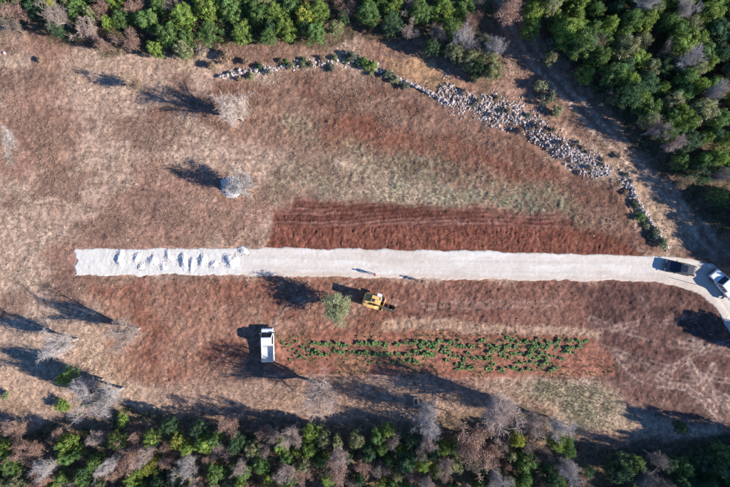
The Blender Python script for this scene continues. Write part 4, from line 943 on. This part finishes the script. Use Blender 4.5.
# ------------------------------------------------------------------ digger
def digger(u0, v0, ang, z):
    x, y = W(u0, v0); r = empty("digger", (x, y, z), ang, (1.22, 1.22, 1.22)); tag(r, "yellow tracked digger working below the middle of the gravel road", "digger")
    Y = MAT['yellow_paint']
    for s in (1, -1):
        bm = bmesh.new(); n = 28; pts = []                    # track loop
        for k in range(n):
            t = 2 * math.pi * k / n; cx = .85 if math.cos(t) > 0 else -.85
            pts.append((cx + .3 * math.cos(t), .3 + .3 * math.sin(t)))
        Ls = [bm.verts.new((a, -.18, b)) for a, b in pts]; Rs = [bm.verts.new((a, .18, b)) for a, b in pts]
        for k in range(n): bm.faces.new((Ls[k], Ls[(k + 1) % n], Rs[(k + 1) % n], Rs[k]))
        bm.faces.new(Ls[::-1]); bm.faces.new(Rs)
        for k in range(30):                                    # grousers
            X = -1.0 + 2.0 * (k % 15) / 14; zz = .61 if k < 15 else -.005
            g = bmesh.ops.create_cube(bm, size=1)
            for v in g['verts']: v.co = Vector((v.co.x * .04 + X * .9, v.co.y * .36, v.co.z * .03 + zz))
        t_ = bm_obj("track", bm, MAT['black'], r, loc=(0, s * .72, .02))
        for X in (-.85, -.4, 0, .4, .85):
            bm = bmesh.new(); cyl(bm, (X, -.2, .3), (X, .2, .3), .22 if abs(X) > .8 else .13); bm_obj("roller", bm, MAT['dark_metal'], t_)
    box("undercarriage", (0, 0, .42), (1.4, 1.2, .3), MAT['dark_metal'], r, .04)
    bm = bmesh.new(); cyl(bm, (0, 0, .55), (0, 0, .74), .5, n=24); bm_obj("slew_ring", bm, MAT['dark_metal'], r)
    bl = box("blade", (1.45, 0, .3), (.1, 1.8, .42), Y, r, .03); box("blade_arm", (-.35, .3, 0), (.6, .1, .12), Y, bl, .02); box("blade_arm", (-.35, -.3, 0), (.6, .1, .12), Y, bl, .02)
    box("deck", (-.1, 0, .82), (2.0, 1.75, .18), Y, r, .04)
    hd = prism("engine_cover", [(-1.25, .86), (-1.32, 1.3), (-1.15, 1.6), (-.35, 1.62), (-.3, .86)], lambda X, Zz: .86 - max(0, -X - .8) * .25, Y, r, .06, seg=3)
    prism("tank_cover", [(-.3, .9), (-.3, 1.42), (.45, 1.36), (.6, .9)], lambda X, Zz: .26, Y, r, .04).location = (0, -.58, 0)
    bm = bmesh.new(); cyl(bm, (-.9, -.4, 1.55), (-.9, -.4, 1.9), .05, n=10); bm_obj("exhaust", bm, MAT['dark_metal'], r)
    # cab
    c = box("cab_base", (.3, .42, 1.1), (1.25, .9, .42), MAT['grey_plastic'], r, .04)
    cab = box("cab_roof", (.24, .42, 2.52), (1.25, 1.0, .1), Y, r, .04)
    box("work_light", (.55, .3, .09), (.14, .2, .1), MAT['lamp'], cab, .02); box("toolbox", (.55, 1.02, 1.02), (.62, .4, .34), MAT['white_paint'], r, .03); box("roof_vent", (-.3, -.1, .07), (.34, .4, .05), MAT['dark_metal'], cab, .015)
    for X in (-.3, .85):
        for yy in (.0, .84):
            bm = bmesh.new(); cyl(bm, (X, yy, 1.25), (X * .95, yy, 2.5), .035, n=8); bm_obj("cab_post", bm, MAT['dark_metal'], r)
    pane("windscreen", [(.87, .03, 1.32), (.87, .81, 1.32), (.83, .81, 2.46), (.83, .03, 2.46)], MAT['glass'], r)
    pane("rear_window", [(-.31, .04, 1.4), (-.31, .8, 1.4), (-.29, .8, 2.45), (-.29, .04, 2.45)], MAT['glass'], r)
    for yy in (-.005, .85): pane("side_window", [(-.26, yy, 1.34), (.8, yy, 1.34), (.78, yy, 2.45), (-.26, yy, 2.45)], MAT['glass'], r)
    box("seat", (.15, .42, 1.4), (.45, .5, .2), MAT['black'], r, .05)
    # boom, arm, bucket folded in front
    b = prism("boom", [(.75, .95), (.65, 1.2), (1.3, 2.45), (2.25, 2.9), (2.5, 2.75), (1.6, 2.2), (1.0, 1.05)], lambda X, Zz: .13, Y, r, .02); b.location = (0, -.22, 0)
    a = prism("arm", [(1.62, 3.0), (1.95, 2.95), (2.3, 1.2), (2.15, 1.05), (2.0, 1.2)], lambda X, Zz: .11, MAT['dark_metal'], r, .02); a.location = (.62, -.22, 0)
    bm = bmesh.new(); cyl(bm, (1.1, -.22, 1.1), (1.55, -.22, 2.3), .055, n=10); bm_obj("hydraulic_cylinder", bm, MAT['steel'], r)
    bm = bmesh.new(); cyl(bm, (1.3, -.22, 2.75), (1.7, -.22, 3.05), .05, n=10); bm_obj("hydraulic_cylinder", bm, MAT['steel'], r)
    bm = bmesh.new(); prof = [(2.28, 1.15), (2.35, .75), (2.2, .35), (1.9, .18), (1.6, .3), (1.55, .42), (1.62, .38), (1.9, .28), (2.14, .4), (2.26, .75), (2.2, 1.12)]
    Lb = [bm.verts.new((X, -.62, Zz)) for X, Zz in prof]; Rb = [bm.verts.new((X, .18, Zz)) for X, Zz in prof]; n = len(prof)
    for k in range(n): bm.faces.new((Lb[k], Lb[(k + 1) % n], Rb[(k + 1) % n], Rb[k]))
    for yy, q in ((-.62, 1), (.18, -1)):
        f = [bm.verts.new((X, yy, Zz)) for X, Zz in prof[:6]]; f2 = bm.faces.new(f)
        ext = bmesh.ops.extrude_face_region(bm, geom=[f2])
        for v in [e for e in ext['geom'] if isinstance(e, bmesh.types.BMVert)]: v.co.y += .02 * q
    bk = bm_obj("bucket", bm, MAT['dark_metal'], r); bk.location = (.62, 0, 0)
    for k in range(5): box("tooth", (1.53, -.56 + k * .17, .4), (.14, .06, .05), MAT['steel'], bk, .01)
    return r
x, y = W(373, 300.4)
digger(373, 300.4, math.radians(-18), gmin(x, y, 1.6) + .02)

# ------------------------------------------------------------------ people
def person(label, u0, v0, ang, z, jacket, trousers, hair, stoop=0.0, hgt=1.74):
    x, y = W(u0, v0); k = hgt / 1.74
    J = {}; E = []; Rd = {}
    def add(n, p, r, to=None):
        p = Vector(p)
        if p.z > .95 and stoop:                                # bend forward at the hips
            d = p - Vector((0, 0, .95)); d.rotate(Matrix.Rotation(stoop, 3, 'Y')); p = d + Vector((0, 0, .95))
        J[n] = p * k; Rd[n] = r * k
        if to: E.append((to, n))
    add('hip', (0, 0, .95), .145); add('waist', (0, 0, 1.10), .125, 'hip'); add('chest', (.01, 0, 1.30), .155, 'waist'); add('neck0', (0, 0, 1.46), .085, 'chest')
    add('neck', (.01, 0, 1.53), .058, 'neck0'); add('head0', (.02, 0, 1.60), .08, 'neck'); add('head1', (.02, 0, 1.67), .095, 'head0'); add('crown', (.01, 0, 1.725), .06, 'head1')
    add('nose', (.115, 0, 1.635), .018, 'head0')
    for s, q in ((1, 'l'), (-1, 'r')):
        add('th' + q, (.0, s * .10, .86), .095, 'hip'); add('kn' + q, (.03 * s + .03, s * .11, .49), .062, 'th' + q); add('ca' + q, (.02 * s, s * .115, .33), .06, 'kn' + q)
        add('an' + q, (.0, s * .12, .09), .045, 'ca' + q); add('he' + q, (.0, s * .12, .045), .045, 'an' + q); add('to' + q, (.19, s * .14, .035), .035, 'he' + q)
        add('sh' + q, (0, s * .185, 1.40), .075, 'neck0'); add('el' + q, (-.02 + .05 * (s > 0), s * .255, 1.13), .05, 'sh' + q); add('wr' + q, (.10, s * .26, .90), .034, 'el' + q)
        add('pa' + q, (.13, s * .255, .83), .036, 'wr' + q)
        add('tb' + q, (.17, s * .235, .80), .011, 'wr' + q)
        for fi, (dx, dz) in enumerate(((.022, -.085), (.008, -.095), (-.008, -.09), (-.022, -.07))):
            add(f'f{fi}{q}', (.135 + dx, s * .255, .83 + dz * .55), .0095, 'pa' + q); add(f'g{fi}{q}', (.14 + dx, s * .24, .83 + dz), .0085, f'f{fi}{q}')
    names = list(J); me = bpy.data.meshes.new("body"); me.from_pydata([J[n] for n in names], [(names.index(a), names.index(b)) for a, b in E], [])
    o = bpy.data.objects.new("body", me); link(o)
    md = o.modifiers.new("skin", 'SKIN'); md.use_smooth_shade = True
    sv = me.skin_vertices[0].data
    for i, n in enumerate(names): sv[i].radius = (Rd[n], Rd[n]); sv[i].use_root = (n == 'hip')
    ss = o.modifiers.new("sub", 'SUBSURF'); ss.levels = 1; ss.render_levels = 1
    dg = bpy.context.evaluated_depsgraph_get(); dg.update(); m2 = bpy.data.meshes.new_from_object(o.evaluated_get(dg)); bpy.data.objects.remove(o)
    skin = mat_plain("skin", (.45, .27, .19), .6, var=.05); mats = [mat_plain("jacket", jacket, .9, var=.2, scale=15), mat_plain("trousers", trousers, .9, var=.2, scale=15), skin, MAT['black']]
    m2.materials.clear()
    for m_ in mats: m2.materials.append(m_)
    jl = [(names[i], J[names[i]]) for i in range(len(names))]
    part = {'th': 1, 'kn': 1, 'ca': 1, 'an': 3, 'he': 3, 'to': 3, 'pa': 2, 'tb': 2, 'ne': 0, 'he0': 2}
    for p in m2.polygons:
        c = p.center; n = min(jl, key=lambda q: (q[1] - c).length)[0]
        if n in ('head0', 'head1', 'crown', 'nose', 'neck'): i = 2
        elif n[0] in 'fg' : i = 2
        elif n == 'hip': i = 1
        else: i = part.get(n[:2], 0)
        p.material_index = i; p.use_smooth = True
    root = empty("person", (x, y, z), ang); tag(root, label, "person")
    m2.name = "body"; b = bpy.data.objects.new("body", m2); link(b, root)
    hc = (J['head1'] + J['crown']) / 2
    bm = bmesh.new(); bmesh.ops.create_uvsphere(bm, u_segments=16, v_segments=10, radius=.112 * k)
    bmesh.ops.delete(bm, geom=[v for v in bm.verts if v.co.z < -.035 + .09 * max(0, v.co.x / .11)], context='VERTS')
    for v in bm.verts: v.co += hc + Vector((-.012, 0, .0))
    bm_obj("hair", bm, mat_plain("hair", hair, .8, var=.3, scale=30), root, True)
    for s in (1, -1):
        bm = bmesh.new(); bmesh.ops.create_uvsphere(bm, u_segments=8, v_segments=6, radius=.014 * k)
        for v in bm.verts: v.co += J['head1'] + Vector((.088, s * .034, -.012))
        bm_obj("eye", bm, MAT['black'], root)
        bm = bmesh.new(); bmesh.ops.create_uvsphere(bm, u_segments=8, v_segments=6, radius=.03 * k)
        for v in bm.verts: v.co = Vector((v.co.x, v.co.y * .4, v.co.z * 1.2)) + J['head0'] + Vector((0, s * .092, .035))
        bm_obj("ear", bm, skin, root)
    return root
person("person in a red jacket standing on the lower edge of the gravel road", 375.3, 274.3, math.radians(200), ROADZ - .01, (.62, .05, .10), (.05, .06, .10), (.06, .04, .03), .25, 1.7)
x, y = W(421.3, 281.3)
person("person in dark clothes standing just below the gravel road, right of the digger", 421.3, 281.3, math.radians(150), float(gz(x, y)), (.02, .02, .025), (.02, .022, .03), (.02, .015, .012), .1, 1.75)

# ------------------------------------------------------------------ small things
x, y = W(415.6, 400.5)
r = empty("open_box", (x, y, gmin(x, y, .5) + .02), math.radians(4)); tag(r, "small open box with pale rim and dark inside near the bottom wood", "box")
for s in (1, -1):
    box("side_board", (s * .33, 0, .36), (.07, 1.15, .72), MAT['pale_wood'], r, .01)
    box("end_board", (0, s * .54, .36), (.59, .07, .72), MAT['pale_wood'], r, .01)
box("floor_board", (0, 0, .05), (.59, 1.01, .06), MAT['wood'], r, .01)
x, y = W(694, 284)
r = empty("post", (x, y, ROADZ - .05)); tag(r, "thin wooden post at the lower edge of the road below the dark car", "post")
bm = bmesh.new(); cyl(bm, (0, 0, -.1), (0, 0, 1.95), .045, .035, 8); bm_obj("shaft", bm, MAT['wood'], r)
bm = bmesh.new(); cyl(bm, (0, 0, 1.95), (0, 0, 2.05), .035, .005, 8); bm_obj("tip", bm, MAT['wood'], r)
